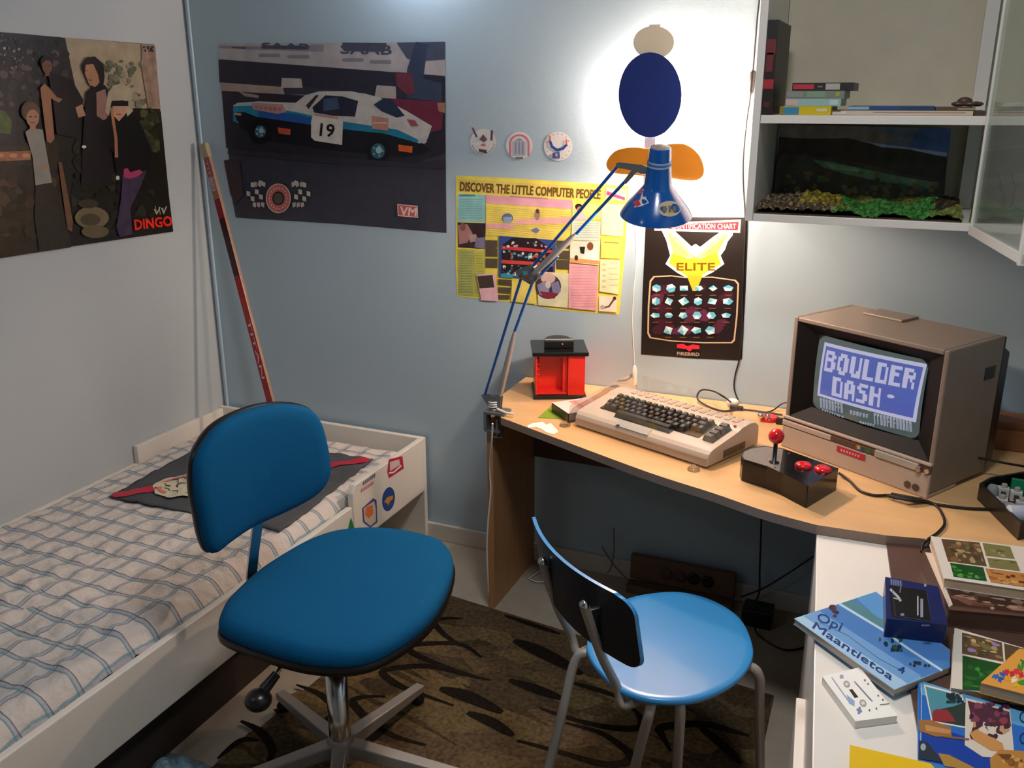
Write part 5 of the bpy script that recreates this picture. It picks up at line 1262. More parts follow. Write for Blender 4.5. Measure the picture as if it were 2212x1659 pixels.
def boxpx(name, x0, x1, yf, depth, z0, ztop_px, col, label, cat, strips=(), group=None, matn='art', th=None):
    a_ = P(x0, ztop_px, 'y', yf); b_ = P(x1, ztop_px, 'y', yf); z1 = z0+th if th else a_.z
    m = MB(); m.box((a_.x, yf, z0), (b_.x, yf+depth, z1), col)
    w_ = b_.x-a_.x; h_ = z1-z0
    for (u0, v0, u1, v1, c) in strips: m.box((a_.x+w_*u0, yf-.0008, z0+h_*v0), (a_.x+w_*u1, yf+.0005, z0+h_*v1), c)
    return tag(m.build(name, matn), label, cat, group), z1
SH = 1.5085
o, _ = boxpx('binder', 1660, 1683, -.352, .22, SH, 43, '#241c1b', 'upright black box with red markings at the left end of the shelf', 'box',
   ((0, .64, .9, .80, '#6e2a2c'), (.1, .46, .75, .66, '#6e2a2c'), (0, .28, .95, .38, '#a82c36'), (.2, .08, .7, .14, '#5a2426')))
zz = SH; G = 'video cassettes stacked on the shelf'
o, zz = boxpx('video_cassette', 1685, 1796, -.345, .18, zz, 228, '#d0b81c', 'yellow and blue video cassette box, lowest of the shelf stack', 'cassette', ((0, 0, .08, 1, '#8a7a30'), (.08, .05, .38, .9, '#3a86a6'), (.72, .4, .92, .75, '#d8cf9c')), G, th=.0195)
o, zz = boxpx('video_cassette', 1698, 1817, -.34, .18, zz+.0004, 212, '#9ab8b2', 'pale turquoise video cassette box, second from the bottom of the shelf stack', 'cassette', ((0, .1, .22, .9, '#cdb0a8'), (.8, .15, .95, .85, '#b9cfcc')), G, th=.0165)
o, zz = boxpx('video_cassette', 1699, 1825, -.335, .18, zz+.0004, 196, '#7c8478', 'grey-green video cassette box with a yellow dot on the spine', 'cassette', ((.02, .15, .3, .9, '#8f8e86'), (.36, .15, .68, .9, '#7f9c80'), (.85, .3, .92, .8, '#a8a83a')), G, th=.0175)
o, zz = boxpx('video_cassette', 1712, 1845, -.33, .18, zz+.0004, 179, '#2c2823', 'black video cassette box with red and white labels on top of the shelf stack', 'cassette', ((.02, .2, .36, .8, '#c03444'), (.42, .4, .5, .6, '#7a746c'), (.55, .1, .78, .9, '#b5aea4')), G, th=.0175)
def bookpx(*a_, **k): return boxpx(*a_, group='thin books lying flat on the cabinet shelf', **k)
bookpx('book', 1798, 2103, -.32, .20, SH, 238, '#cbb8a4', 'long thin cream book lying flat on the shelf, bottom of its pile', 'book', ((0, .2, .1, .8, '#d9cfc4'), (.3, .55, .95, .7, '#a98a78')), th=.010)
bookpx('book', 2104, 2130, -.31, .20, SH, 238, '#4a3a2e', 'short dark brown book at the right end of the flat books', 'book', (), th=.010)
bookpx('book', 1832, 2020, -.31, .19, SH+.0105, 230, '#2c4c7c', 'thin blue book on top of the long cream book', 'book', ((0, .2, .25, .9, '#8fb2c4'), (.6, 0, 1, 1, '#2a4468')), th=.009)
bookpx('book', 2022, 2108, -.31, .19, SH+.0105, 230, '#5c4c3a', 'thin tan book beside the blue one on the shelf', 'book', ((.55, .3, 1, .8, '#a89878'),), th=.007)
m = MB(); c = P(2090, 224, 'y', -.25); c.z = SH+.0185
for q in range(4): m.ball((c.x+(q-1.5)*.012, c.y+.01*(q % 2), c.z+.006+.006*(q == 1)), .012, 10, (1, 1, 1), sq=(1.4, 1, .8 if q == 1 else .5))
tag(m.build('cloth', 'darkwood'), 'small dark brown crumpled cloth on the flat books', 'cloth')
boxpx('book', 2140, 2240, -.30, .20, SH, 240, '#b5ad98', 'cream book pile behind the glass door', 'book', ((0, .4, 1, .5, '#6a5c48'),), group='thin books lying flat on the cabinet shelf', th=.016)
m = MB(); c = P(2190, 218, 'y', -.2); m.hexa([(c.x-.02, c.y, SH+.017), (c.x+.08, c.y, SH+.017), (c.x+.08, c.y+.12, SH+.017), (c.x-.02, c.y+.12, SH+.017)], [(c.x-.01, c.y+.01, SH+.026), (c.x+.07, c.y+.01, SH+.034), (c.x+.07, c.y+.11, SH+.034), (c.x-.01, c.y+.11, SH+.026)])
tag(m.build('paper_stack', 'paper'), 'white folded paper on the books behind the glass door', 'paper')

# painted backdrop + landscape model
yB = -.055
a = Art(lambda px, py: P(px, py, 'y', yB), NB, step=4e-5, start=1e-4)
m = a.mb; f0, f1, f2, f3 = [P(x, y, 'y', yB) for x, y in ((1689, 268), (2055, 278), (2036, 434), (1668, 433))]
m.add([f0, f1, f2, f3]+[p+Vector((0, .004, 0)) for p in (f0, f1, f2, f3)], [(3, 2, 1, 0), (4, 5, 6, 7), (0, 1, 5, 4), (1, 2, 6, 5), (2, 3, 7, 6), (3, 0, 4, 7)], '#2e2a2a')
a.poly([(1689, 268), (2055, 278), (2046, 345), (1683, 300)], '#3e424e')
a.poly([(1689, 268), (1870, 273), (1950, 300), (1900, 312), (1686, 296)], '#4f4644'); a.poly([(1990, 277), (2055, 278), (2048, 330), (1960, 316)], '#2c3c60'); a.poly([(1860, 305), (2046, 330), (2045, 338), (1880, 322)], '#62667a')
a.poly([(1683, 296), (1760, 300), (1830, 298), (1880, 310), (1905, 318), (1960, 322), (2045, 340), (2040, 420), (1670, 420)], '#241f1d')
a.poly([(1690, 330), (1760, 338), (1850, 350), (1950, 375), (2038, 390), (2036, 438), (1668, 438), (1680, 350)], '#2a2824')
a.poly([(1755, 345), (1800, 350), (1870, 366), (1960, 384), (2030, 395), (2010, 408), (1900, 392), (1820, 374), (1780, 362)], '#3c4e3e'); a.poly([(1780, 352), (1850, 362), (1860, 372), (1800, 366)], '#4d6450')
a.blobs((1690, 370, 1900, 430), 40, (4, 12), ['#38301f', '#463c26', '#2c281c', '#3a4430'], 41); a.blobs((1880, 396, 2030, 432), 30, (4, 10), ['#332c22', '#2b3a2a', '#453a2a'], 42)
tag(m.build('painting', 'painting'), 'dark painted landscape standing at the back of the lower shelf', 'painting')
m = MB(); nx, ny = 74, 30; X0, X1, Y0, Y1 = 2.037, 2.50, -.350, -.062; rd = random.Random(9); vs = []; cols = []
hs = {}
for j in range(ny+1):
    for i in range(nx+1):
        x = X0+(X1-X0)*i/nx; y = Y0+(Y1-Y0)*j/ny; u = i/nx; v = j/ny
        h = .006+rd.uniform(0, .006)
        h += .022*math.exp(-((u-.26)/.14)**2-((v-.55)/.3)**2)+.008*abs(math.sin(x*130)*math.sin(y*150))*(u < .42)
        h += .006*math.sin(x*60+y*40)*(u > .38)+.016*math.exp(-((u-.88)/.07)**2-((v-.7)/.3)**2)+.012*math.exp(-((u-.97)/.05)**2-((v-.45)/.3)**2)
        h += .012*v
        vs.append((x, y, 1.2755+h))
for j in range(ny):
    for i in range(nx):
        u = i/nx+.02*math.sin(j*1.7)+.015*math.sin(j*4.1+1); v = j/ny
        if .38+.06*math.sin(v*5) < u < .86 and v < .72: c = rd.choice(['#2f6a2a', '#3c7f34', '#2c5c2a', '#4b8a40', '#58804a'])
        elif .2 < u < .42 and v > .25: c = rd.choice(['#8f8228', '#7a6e2a', '#6a5a2c', '#9c9034', '#5a4a2a'])
        elif u < .38: c = rd.choice(['#5a4a3a', '#6e5e48', '#4a3c2e', '#8a7a60', '#3c3226'])
        elif u > .84 and v > .3: c = rd.choice(['#3a3024', '#4a3e2c', '#2e281e'])
        else: c = rd.choice(['#6a7c3a', '#5c6a34', '#7c7a44'])
        k = j*(nx+1)+i; m.add([vs[k], vs[k+1], vs[k+nx+2], vs[k+nx+1]], [(0, 1, 2, 3)], c)
m.box((X0, Y0, 1.2755), (X1, Y1, 1.278), '#4a3c2e')
dio = m.build('model_landscape', 'diorama'); tag(dio, 'model landscape with green grass and rubble on the lower cabinet shelf', 'model')
# twig tree behind the door
p = P(2180, 462, 'y', -.25); p.z = 1.2765
t = thing('twig_tree', 'bare forked twig tree standing behind the open glass door', 'model tree', p)
def tw(pts, r0): MB().tube([P(x, y, 'y', -.25) for x, y in pts], [r0*(1-.6*i/(len(pts)-1)) for i in range(len(pts))], 7).build('twig', 'darkwood', t)
tw([(2170, 468), (2168, 430), (2166, 410), (2158, 385), (2155, 372)], .0045); tw([(2170, 466), (2186, 440), (2193, 405), (2186, 385), (2181, 368)], .0032); tw([(2166, 415), (2160, 408), (2157, 403)], .003); tw([(2192, 408), (2197, 398)], .002); tw([(2186, 386), (2190, 372)], .0018)
m = MB(); p2 = P(2150, 468, 'y', -.30); m.prism([(2.515, -.34), (3.0, -.34), (3.0, -.1), (2.53, -.1)], 1.2755, 1.282, '#4a5a2c')
rd = random.Random(4)
for q in range(40): x = rd.uniform(2.53, 2.98); y = rd.uniform(-.33, -.12); m.ball((x, y, 1.283), rd.uniform(.008, .016), 6, rd.choice(['#3a4a22', '#2f3a1c', '#4c3f2a']), sq=(1.3, 1, .6))
tag(m.build('model_landscape', 'diorama'), 'strip of dark model scrub behind the glass door', 'model')

# ================================================================== THINGS ON THE WHITE UNIT
def slab(name, px, z0, th, side, label, cat, art=None, group=None, bevel=.0006, cover='#ffffff', hard=True):
    """px = outline of the top face"""
    t = thing(name, label, cat, (0, 0, 0), group)
    pp = [P(x, y, 'z', z0+th) for x, y in px]; c = sum(pp, Vector())/len(pp); t.location = (c.x, c.y, z0)
    m = MB(); m.prism([(c.x+(p.x-c.x)*.988, c.y+(p.y-c.y)*.988) for p in pp], z0+.0012, z0+th-.0012); m.build('pages', side, t)
    m = MB(); m.prism([(p.x, p.y) for p in pp], z0, z0+.0011, cover); m.build('back_cover', 'art', t)
    m = MB(); m.prism([(p.x, p.y) for p in pp], z0+th-.0011, z0+th, cover)
    if art:
        a = Art(lambda x, y: P(x, y, 'z', z0+th), (0, 0, 1), m, step=3e-5, start=8e-5); art(a)
    m.build('front_cover', 'artgloss', t); return t
ZT = ZW+.0065
PB = (['#7a5a3a', '#8c7048', '#5a4630', '#a08c5c', '#6a6a38', '#4a3c28'], ['#8f8450', '#a09a6c', '#7a7444', '#5a5634'], ['#2f7a2c', '#3c8a36', '#1e4a1e', '#24602a', '#4c9a44'], ['#a0622c', '#7c4420', '#b87c40', '#5a3018', '#c89a5c'])
def photo(a, q, cols, seed, n=26, s=(3, 9)):
    a.poly(q, cols[2])
    xs = [p[0] for p in q]; ys = [p[1] for p in q]
    # blobs clipped to inner box of the quad
    f = bil(*q); rd = random.Random(seed)
    for i in range(n):
        u = rd.uniform(.06, .94); v = rd.uniform(.08, .92); su = rd.uniform(.03, .16); sv = rd.uniform(.03, .16); a.k -= a.step*.85
        pts = [(min(1, max(0, u+su*math.cos(6.283*k/7+i)*rd.uniform(.6, 1.2))), min(1, max(0, v+sv*math.sin(6.283*k/7+i)*rd.uniform(.6, 1.2)))) for k in range(7)]
        a.poly([f(*p) for p in pts], rd.choice(cols))
# lower stack book
def art_low(a):
    a.poly([(2044, 1262), (2212, 1288), (2240, 1330), (2056, 1310)], '#4a3128'); photo(a, [(2050, 1264), (2235, 1292), (2240, 1328), (2058, 1308)], ['#6e4a3c', '#8c6a58', '#3a241c', '#a08470', '#5a3a2c'], 51, 30)
    a.poly([(1998, 1193), (2012, 1195), (2058, 1306), (2050, 1312)], '#cfc0b2')
slab('picture_book', [(1992, 1190), (2245, 1218), (2262, 1336), (2050, 1317)], ZT, .034, 'darkwood', 'thick brown picture book under the white photo book', 'book', art_low, 'picture books on the drawer unit', cover='#5a4034')
def art_up(a):
    a.poly([(2012, 1160), (2030, 1163), (2054, 1248), (2038, 1250)], '#d8cfc4')
    photo(a, [(2033, 1164), (2116, 1172), (2132, 1224), (2048, 1213)], PB[0], 52); photo(a, [(2122, 1173), (2182, 1181), (2192, 1208), (2130, 1201)], PB[1], 53, 14)
    photo(a, [(2132, 1205), (2195, 1212), (2204, 1234), (2138, 1226)], PB[1], 54, 14); photo(a, [(2052, 1216), (2124, 1226), (2132, 1256), (2060, 1246)], PB[2], 55); photo(a, [(2128, 1228), (2222, 1240), (2235, 1272), (2140, 1258)], PB[3], 56)
slab('picture_book', [(2010, 1158), (2240, 1184), (2262, 1282), (2040, 1249)], ZT+.0345, .020, 'page', 'white photo book with four nature pictures on top of the stack', 'book', art_up, 'picture books on the drawer unit', cover='#d8cfc2')
def art_p2(a):
    photo(a, [(2078, 1366), (2164, 1388), (2168, 1430), (2078, 1412)], PB[0]+['#8a7aa0', '#b0a070'], 57); photo(a, [(2169, 1390), (2225, 1405), (2225, 1445), (2172, 1432)], PB[0], 58, 12)
    photo(a, [(2079, 1416), (2215, 1446), (2205, 1500), (2079, 1490)], PB[2][:4]+['#1c4a1e'], 59, 20)
slab('picture_book', [(2062, 1356), (2240, 1408), (2245, 1512), (2054, 1486)], ZT, .014, 'page', 'white photo book half covered by the orange book', 'book', art_p2, 'picture books on the drawer unit', cover='#d3cbbd')
def art_or(a):
    rd = random.Random(8)
    for x, y, c in ((2168, 1458, '#2c58a8'), (2160, 1466, '#2c58a8'), (2150, 1460, '#3468b0'), (2176, 1452, '#c8283a'), (2188, 1456, '#c8283a'), (2200, 1448, '#d2343c'), (2206, 1460, '#c8283a'), (2204, 1440, '#3c8c3c'), (2212, 1430, '#2f7a30'), (2190, 1468, '#e8d8c0'), (2196, 1478, '#d8b020'), (2206, 1474, '#3c8c3c'), (2178, 1466, '#e0a020'), (2218, 1450, '#e8c030')):
        for k in range(4): a.k -= a.step*.8; an = rd.uniform(0, 3.14); a.ell(x+rd.uniform(-4, 4), y+rd.uniform(-3, 3), rd.uniform(5, 10), rd.uniform(2, 3.5), c, 8, an)
slab('picture_book', [(2118, 1475), (2202, 1401), (2262, 1412), (2262, 1512)], ZT+.0150, .019, 'page', 'orange book with painted coloured flowers on the cover', 'book', art_or, 'picture books on the drawer unit', cover='#d99a44')
# blue geography book
def art_geo(a):
    a.poly([(1716, 1336), (1893, 1279), (2052, 1405), (2052, 1440), (1932, 1490)], '#7fa8cc')
    a.poly([(1760, 1322), (1893, 1279), (2052, 1405), (2052, 1442), (1990, 1464)], '#4a7cba')
    a.poly([(1716, 1336), (1752, 1325), (1800, 1355), (1960, 1477), (1932, 1490)], '#a4c4dc'); a.poly([(1735, 1331), (1770, 1320), (1990, 1460), (1960, 1476)], '#6f9ccb')
    a.poly([(1816, 1304), (1840, 1296), (1900, 1330), (1925, 1352), (1890, 1352), (1840, 1325)], '#52848c'); a.poly([(1850, 1292), (1893, 1279), (1935, 1312), (1930, 1350), (1890, 1330)], '#5a94cc')
    a.line([(1814, 1305), (1905, 1360), (1960, 1400), (2034, 1448)], 5, '#b8d4e4')
    a.blobs((1788, 1306, 1818, 1334), 9, (3, 7), ['#4a3440', '#3a2834', '#5c2c38'], 61); a.blobs((1898, 1376, 1950, 1408), 12, (3, 8), ['#24404a', '#1c3038', '#2f4a40'], 62); a.blobs((1964, 1428, 2010, 1444), 9, (3, 6), ['#243a44', '#1c3038'], 63)
    a.line([(1770, 1345), (1830, 1372), (1900, 1424), (1950, 1450)], 1.2, '#4a74a8')
    a.text('Opi', (1762, 1339), (1814, 1363), 19, '#20407c', bold=.6); a.text('Maantietoa', (1754, 1356), (1924, 1470), 15, '#20407c', bold=.6); a.text('4', (1938, 1452), (1952, 1456), 15, '#1c3a74', bold=.6)
slab('school_book', [(1715, 1336), (1892, 1278), (2052, 1404), (2052, 1441), (1932, 1491)], ZT+.0012, .012, 'page', 'blue paperback school book under the dark tape box', 'book', art_geo, cover='#6f9cc8')
# audio tape box
bz = ZT+.0135
tb = [P(x, y, 'z', bz+.036) for x, y in ((1912, 1246), (2027, 1267), (2048, 1350), (1914, 1336))]
t = thing('tape_box', 'dark blue boxed cassette player lying on the blue school book', 'box', sum(tb, Vector())/4-Vector((0, 0, .036)))
m = MB(); m.prism([(p.x, p.y) for p in tb], bz, bz+.036); m.build('body', mat('navy_plastic', (22, 32, 84), .3), t, bevel=.003)
a = Art(lambda x, y: P(x, y, 'z', bz+.036), (0, 0, 1), step=4e-5, start=2e-4)
a.poly([(1920, 1264), (2000, 1276), (2012, 1344), (1926, 1332)], '#141416'); a.poly([(1922, 1250), (1948, 1254), (1950, 1266), (1924, 1262)], '#3c4a6a')
for q in range(5): a.rect(1924+q*5, 1252+q*.8, 1926.5+q*5, 1264+q*.8, '#6a7a98')
a.line([(1924, 1274), (1940, 1290), (1945, 1298)], 5, '#a8acb0'); a.line([(1930, 1292), (1946, 1296)], 3, '#9aa0a4'); a.line([(1946, 1266), (1944, 1280)], 3, '#5a6068')
a.rect(1981, 1288, 1984, 1330, '#a4a8b0'); a.rect(1988, 1294, 1994, 1334, '#888c98'); a.line([(1927, 1270), (1934, 1330)], 1, '#4a5058'); a.line([(2002, 1280), (2012, 1342)], 1.2, '#3a4450'); a.line([(1930, 1331), (2010, 1343)], 1.2, '#3a4450'); a.rect(1996, 1262, 2001, 1268, '#8a94a8'); a.rect(1945, 1326, 1953, 1331, '#7a808c'); a.rect(1990, 1350, 2008, 1354, '#4c4468')
a.mb.build('top_window', 'artgloss', t)['label'] = 'black window with pale markings'
# white audio cassette
cz = ZW+.0005
ct = [P(x, y, 'z', cz+.013) for x, y in ((1776, 1461), (1858, 1441), (1939, 1546), (1848, 1558))]
t = thing('audio_cassette', 'white audio cassette lying beside the blue school book', 'cassette', sum(ct, Vector())/4-Vector((0, 0, .013)))
m = MB(); m.prism([(p.x, p.y) for p in ct], cz, cz+.013); m.build('shell', 'paper', t, bevel=.0015)
a = Art(lambda x, y: P(x, y, 'z', cz+.013), (0, 0, 1), step=4e-5, start=2e-4); DB = '#6a7a98'
a.line([(1797, 1464), (1834, 1516)], 2, '#7a8aa8'); a.poly([(1828, 1500), (1846, 1514), (1846, 1526), (1834, 1520)], '#8fa8cc'); a.rect(1814, 1458, 1822, 1466, '#9aa4bc')
a.ell(1829, 1478, 8, 6.5, '#a8a49c', 16, .9); a.ell(1864, 1519, 8.5, 7, '#a8a49c', 16, .9); a.ell(1829, 1478, 4, 3.4, '#dcd8d0', 10); a.ell(1864, 1519, 4.4, 3.8, '#dcd8d0', 10)
a.poly([(1834, 1490), (1841, 1489), (1854, 1506), (1846, 1508)], '#2c2824'); a.line([(1846, 1473), (1884, 1515)], 2.5, '#8a92a4'); a.line([(1850, 1478), (1880, 1512)], 1.2, '#5a6274')
a.line([(1852, 1533), (1860, 1537)], 5, '#7c88b4'); a.line([(1857, 1529), (1855, 1541)], 5, '#7c88b4')
for x, y in ((1875, 1478), (1897, 1503), (1907, 1512), (1893, 1531), (1868, 1470), (1878, 1535)): a.ell(x, y, 2, 2, '#6a6864', 8)
a.line([(1901, 1523), (1921, 1521)], 1.5, '#5a5854')
a.mb.build('printed_label', 'art', t)['label'] = 'printed face with two reels'
# blue comic magazine
def art_mag(a):
    a.poly([(1984, 1469), (2230, 1545), (2230, 1700), (1984, 1640)], '#2a66b4'); a.poly([(1984, 1469), (2230, 1545), (2230, 1575), (2100, 1540), (1990, 1500)], '#5a9ac4'); a.poly([(1992, 1560), (2230, 1640), (2230, 1700), (1986, 1640)], '#1c3f98')
    a.line([(1991, 1478), (1989, 1600)], 1.2, '#cfd8d8'); a.poly([(1995, 1478), (2078, 1500), (2102, 1576), (2012, 1560)], '#d8d4c8')
    a.poly([(1999, 1483), (2074, 1503), (2098, 1572), (2014, 1556)], '#4a8a98'); a.poly([(2016, 1535), (2060, 1526), (2088, 1516), (2098, 1572), (2014, 1557)], '#2c3a34'); a.blobs((2044, 1496, 2082, 1520), 14, (4, 9), ['#2c3c40', '#3a4c50', '#1c2c30'], 71); a.poly([(2014, 1540), (2022, 1532), (2046, 1534), (2058, 1548), (2064, 1560), (2014, 1558)], '#8c3034')
    a.poly([(2086, 1508), (2182, 1534), (2192, 1640), (2122, 1635), (2084, 1610)], '#cfc4b4')
    a.poly([(2090, 1514), (2180, 1538), (2184, 1570), (2160, 1572), (2130, 1560), (2100, 1560)], '#4c2a3a'); a.blobs((2094, 1518, 2180, 1570), 30, (4, 10), ['#5a2c3c', '#3c2030', '#7a4050', '#8c3a48', '#4a3040'], 72)
    a.blobs((2094, 1560, 2188, 1600), 22, (5, 11), ['#d0c0b0', '#4a2c34', '#b89070', '#3c2830'], 73); a.poly([(2094, 1585), (2110, 1576), (2135, 1590), (2165, 1606), (2170, 1625), (2140, 1622), (2104, 1600)], '#c08a50')
    a.poly([(1984, 1556), (2010, 1556), (2054, 1572), (2056, 1592), (2020, 1592), (1986, 1580)], '#9a6a3c'); a.poly([(1998, 1566), (2054, 1578), (2052, 1586), (2000, 1580)], '#b88a54'); a.line([(2040, 1592), (2092, 1598)], 4, '#8a5c34')
    a.poly([(2138, 1640), (2160, 1620), (2230, 1625), (2230, 1690), (2140, 1665)], '#b07c3c'); a.blobs((2150, 1630, 2215, 1660), 16, (4, 9), ['#8a5a2c', '#c8964c', '#6a4424'], 74)
    a.poly([(2026, 1628), (2050, 1632), (2090, 1652), (2120, 1668), (2040, 1656)], '#a8803c'); a.poly([(1985, 1600), (2004, 1606), (2020, 1625), (2035, 1648), (1984, 1640)], '#2a3440'); a.ell(1994, 1615, 6, 8, '#9aa4ac', 10)
    for q in range(2):
        pts = [(2212+9*math.cos(6.28*k/12)*1.0, 1550+q*46+11*math.sin(6.28*k/12)) for k in range(13)]; a.line(pts, 2.6, '#1c3456')
slab('magazine', [(1983, 1469), (2262, 1553), (2262, 1745), (1983, 1668)], ZT+.0010, .006, 'page', 'bright blue magazine with pasted pictures in front of the photo books', 'magazine', art_mag, cover='#3c78b8')
flatpoly('folder', [(1836, 1609), (2010, 1649), (2060, 1700), (2050, 1760), (1832, 1760)], ZT+.0075, .002, 'art', '#e2b80c', 'bright yellow card folder in front of the white cassette', 'folder')

# ================================================================== RIGHT END OF THE DESK
tp = [P(x, y, 'z', ZD+.04) for x, y in ((2116, 1044), (2205, 1130), (2330, 1110), (2260, 1010), (2140, 1030))]
t = thing('tray', 'black tray full of white and grey game parts at the right end of the desk', 'tray', sum(tp, Vector())/len(tp)-Vector((0, 0, .04)))
pts = [(p.x, p.y) for p in tp]
m = MB(); m.prism(pts, ZD+.0005, ZD+.006); m.build('base', 'blacktrim', t)
n_ = len(pts); cxp = sum(p[0] for p in pts)/n_; cyp = sum(p[1] for p in pts)/n_
ins = [(cxp+(x-cxp)*.93, cyp+(y-cyp)*.93) for x, y in pts]
m = MB(); m.add([(x, y, ZD+.006) for x, y in pts]+[(x, y, ZD+.04) for x, y in pts]+[(x, y, ZD+.04) for x, y in ins]+[(x, y, ZD+.006) for x, y in ins], [f for i in range(n_) for f in ((i, (i+1) % n_, n_+(i+1) % n_, n_+i), (n_+i, n_+(i+1) % n_, 2*n_+(i+1) % n_, 2*n_+i), (2*n_+i, 2*n_+(i+1) % n_, 3*n_+(i+1) % n_, 3*n_+i))])
m.build('rim', 'black', t)
rd = random.Random(2)
for k, (x, y, c, nm, lab) in enumerate(((2146, 1048, '#9a9a9c', 'knob', 'grey round knob at the left corner of the black tray'), (2170, 1048, '#c8c4ba', 'plug', 'white plug at the back of the black tray'), (2166, 1072, '#d0ccc4', 'plug', 'white and brown plug in the middle of the black tray'), (2198, 1056, '#d4cfc8', 'plug', 'white block near the green strip in the black tray'), (2210, 1078, '#c9c6c0', 'plug', 'pale block beside the silver roll in the black tray'), (2198, 1108, '#b9bcc8', 'roll', 'silver roll at the front of the black tray'), (2184, 1088, '#8a847c', 'knob', 'small grey part at the front edge of the black tray'))):
    p = P(x, y, 'z', ZD+.035); m = MB()
    if nm == 'roll':
        m.lathe((p.x-.02, p.y, ZD+.029), (1, .3, 0), [(0, .014), (.004, .020), (.04, .020), (.044, .014)], 18, c); m.lathe((p.x-.021, p.y, ZD+.029), (1, .3, 0), [(0, .008), (.001, .008)], 14, '#26262a')
    elif nm == 'knob': m.lathe((p.x, p.y, ZD+.0065), (0, 0, 1), [(0, .012), (.022, .012), (.028, .009)], 14, c)
    else:
        m.box((p.x-.013, p.y-.010, ZD+.0065), (p.x+.011, p.y+.008, ZD+.03), c); m.box((p.x-.006, p.y-.014, ZD+.012), (p.x+.004, p.y-.010, ZD+.024), '#5a4a3c'); m.lathe((p.x, p.y, ZD+.03), (0, 0, 1), [(0, .007), (.008, .006)], 12, '#aaa69c')
    tag(m.build(nm, 'art', bevel=.001), lab, 'part')
m = MB(); p = P(2206, 1042, 'z', ZD+.03); m.box((p.x-.02, p.y-.006, ZD+.007), (p.x+.06, p.y+.006, ZD+.036), '#1c8a5c'); tag(m.build('strip', 'art'), 'green strip at the back of the black tray', 'part')
# wooden board leaning at the wall behind the monitor
t = thing('wooden_box', 'orange-brown wooden box against the wall behind the monitor', 'box', (2.88, -.06, ZD))
MB().box((2.66, -.11, ZD+.001), (3.03, -.02, ZD+.075)).build('body', 'orangewood', t, bevel=.002)
MB().box((2.66, -.125, ZD+.001), (3.03, -.111, ZD+.055)).build('front_board', 'orangewood', t, bevel=.002)

# ================================================================== CABLES
def cable(name, pts, r_, mt, label, cat='cable', n=8):
    m = MB(); m.tube(smooth_path(pts, n), r_, 8); return tag(m.build(name, mt), label, cat)
W_ = lambda x, y, o=.006: P(x, y, 'y', -o)
D_z = lambda x, y, h=.004: P(x, y, 'z', ZD+h)
t = thing('switch_cable', 'thin black cable with inline switch hanging beside the wall cabinet', 'cable', (2.0, -.01, ZD))
m = MB(); m.tube(smooth_path([W_(1643, -20), W_(1637, 30), W_(1632, 90), W_(1627, 150)]+[W_(1622, 200), W_(1612, 270), W_(1606, 340), W_(1606, 400), W_(1610, 480), W_(1607, 560), W_(1604, 640), W_(1603, 720), W_(1597, 775), W_(1588, 810), W_(1586, 840), W_(1596, 868)], 6), .0022, 8); m.build('cord', 'cable', t)
m = MB(); a_, b_ = W_(1628, 152, .009), W_(1622, 202, .009); m.tube([a_, a_*.9+b_*.1, b_*.9+a_*.1, b_], [.004, .008, .008, .004], 10); m.build('switch', 'cable', t)
t = thing('white_cord', 'thin white cord with a white plug hanging between the two wall posters', 'cable', (1.66, -.01, .70))
m = MB(); m.tube(smooth_path([W_(1372, 485, .004), W_(1374, 560, .004), W_(1368, 640, .004), W_(1366, 700, .004), W_(1371, 790, .005)], 6), .0018, 8); m.build('cord', 'whitecable', t)
m = MB(); a_, b_ = W_(1371, 790, .009), W_(1371, 830, .009); m.tube([a_, a_*.8+b_*.2, b_], [.004, .008, .0075], 10); m.build('plug', 'whitecable', t)
cable('cable', [P(1578, 868, 'z', ZD+.02), P(1560, 855, 'z', ZD+.07), P(1540, 845, 'y', -.05), P(1518, 842, 'y', -.04), P(1507, 852, 'y', -.04), P(1510, 866, 'z', ZD+.01), D_z(1535, 880), D_z(1565, 888), D_z(1600, 884), D_z(1650, 890), D_z(1690, 896)], .0028, 'cable', 'black cable looping up behind the computer to the white adapter')
cable('cable', [D_z(1640, 890), D_z(1666, 888), D_z(1690, 872, .02), P(1710, 868, 'z', ZD+.03)], .0022, 'cable', 'thin black cable running behind the monitor from the red hub')
cable('cable', [P(1604, 965, 'z', ZD+.02), D_z(1590, 966, .012), D_z(1575, 968, .012), D_z(1572, 972, .008)], .003, 'cable', 'short black cable from joystick box to the beige computer')
cable('cable', [D_z(1812, 1022, .01), D_z(1835, 1038), D_z(1858, 1060), D_z(1890, 1070), D_z(1930, 1070), D_z(1985, 1082), D_z(2040, 1092), D_z(2090, 1098), D_z(2140, 1100)], .0032, 'cable', 'black cable running in front of the monitor to the black tray')
cable('cable', [D_z(1925, 1066, .009), D_z(1985, 1078, .010), D_z(2020, 1090), D_z(2036, 1112), D_z(2040, 1132), D_z(2026, 1150), D_z(2006, 1164, .004), D_z(1994, 1175, -.006), P(1991, 1192, 'z', ZT+.006)], .003, 'cable', 'black cable dropping over the desk edge beside the picture books')
m = MB(); p = D_z(1935, 1070, .001)
for q in range(3): m.tube([D_z(1915+q*6, 1070+q*2, .008), D_z(1950+q*6, 1074+q*3, .014), D_z(1990+q*4, 1078+q*2, .008)], .0035, 8)
tag(m.build('cable_bundle', 'cable'), 'knot of black cables at the foot of the monitor', 'cable')
cable('cable', [P(2085, 985, 'z', ZD+.06), P(2130, 992, 'z', ZD+.05), P(2180, 1002, 'z', ZD+.045), P(2240, 1012, 'z', ZD+.03)], .003, 'cable', 'black cable from the back of the monitor to the right')
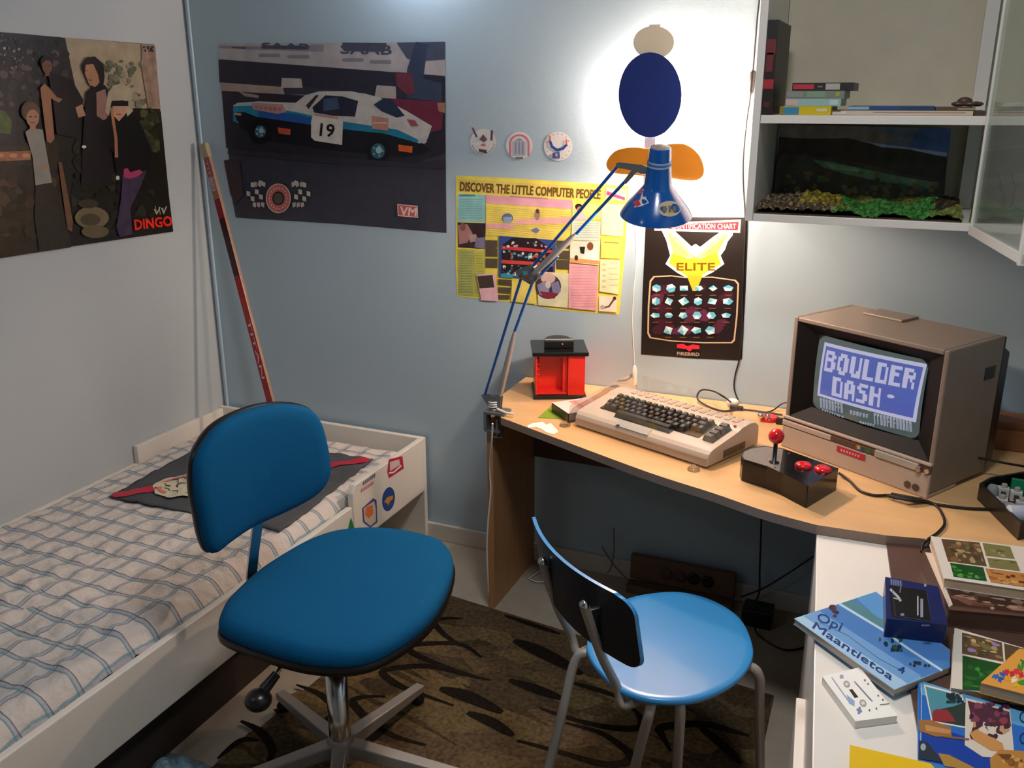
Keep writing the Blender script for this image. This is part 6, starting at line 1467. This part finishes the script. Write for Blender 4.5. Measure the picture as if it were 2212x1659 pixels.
# under the desk
cable('cable', [P(1645, 1112, 'y', -.06), P(1643, 1180, 'y', -.05), P(1641, 1230, 'y', -.05), P(1640, 1280, 'y', -.06), P(1630, 1300, 'y', -.06)], .003, 'cable', 'black cable hanging under the desk to the floor')
cable('cable', [P(1760, 1200, 'y', -.05), P(1700, 1240, 'y', -.05), P(1650, 1270, 'y', -.05), P(1600, 1290, 'y', -.07)], .003, 'cable', 'black cable sagging sideways under the desk')
cable('cable', [P(1150, 1180, 'y', -.03), P(1168, 1190, 'z', .03), P(1172, 1225, 'z', .01), P(1150, 1245, 'z', .006), P(1143, 1250, 'z', .006), P(1160, 1257, 'z', .006), P(1178, 1256, 'z', .006)], .0022, 'whitecable', 'thin white cable loop on the floor beside the desk side panel')
cable('cable', [P(1300, 1180, 'y', -.04), P(1322, 1215, 'y', -.05), P(1330, 1225, 'y', -.05), P(1360, 1255, 'y', -.06), P(1400, 1275, 'y', -.09)], .0024, 'greycable', 'grey cable lying along the skirting under the desk')
cable('cable', [P(1326, 1140, 'y', -.03), P(1326, 1190, 'y', -.04), P(1320, 1225, 'y', -.05), P(1312, 1238, 'y', -.06)], .0022, 'greycable', 'grey cable hanging upright under the desk')
cable('cable', [P(1064, 915, 'y', -.43), P(1062, 960, 'y', -.41), P(1058, 1010, 'y', -.375), P(1060, 1060, 'y', -.37), P(1055, 1120, 'y', -.37), P(1052, 1180, 'y', -.37), P(1054, 1250, 'y', -.37), P(1056, 1300, 'z', .012)], .0028, 'whitecable', 'white cable hanging down the front of the desk side panel')
t = thing('power_strip', 'wooden board with round black power sockets under the desk', 'power strip', (1.86, -.07, 0))
MB().box((1.68, -.055, .03), (2.02, -.030, .115)).build('board', 'woodside2', t, bevel=.002)
MB().box((1.68, -.10, .001), (2.02, -.056, .03)).build('foot_board', 'woodside2', t, bevel=.002)
for x in (1.80, 1.845, 1.89, 1.935):
    m = MB(); m.lathe((x, -.0552, .075), (0, -1, 0), [(0, .019), (.006, .019), (.007, .015)], 20); m.build('socket', 'blacktrim' if x > 1.87 else 'darkwood', t)
t = thing('power_adapter', 'black power adapter on the floor beside the socket board', 'adapter', (2.10, -.12, 0))
MB().box((2.06, -.15, .001), (2.15, -.08, .06)).build('body', 'black', t, bevel=.006)
m = MB(); m.tube(smooth_path([(2.10, -.152, .03), (2.12, -.2, .012), (2.20, -.24, .006), (2.26, -.2, .006)], 6), .003, 8); m.build('cord', 'cable', t)
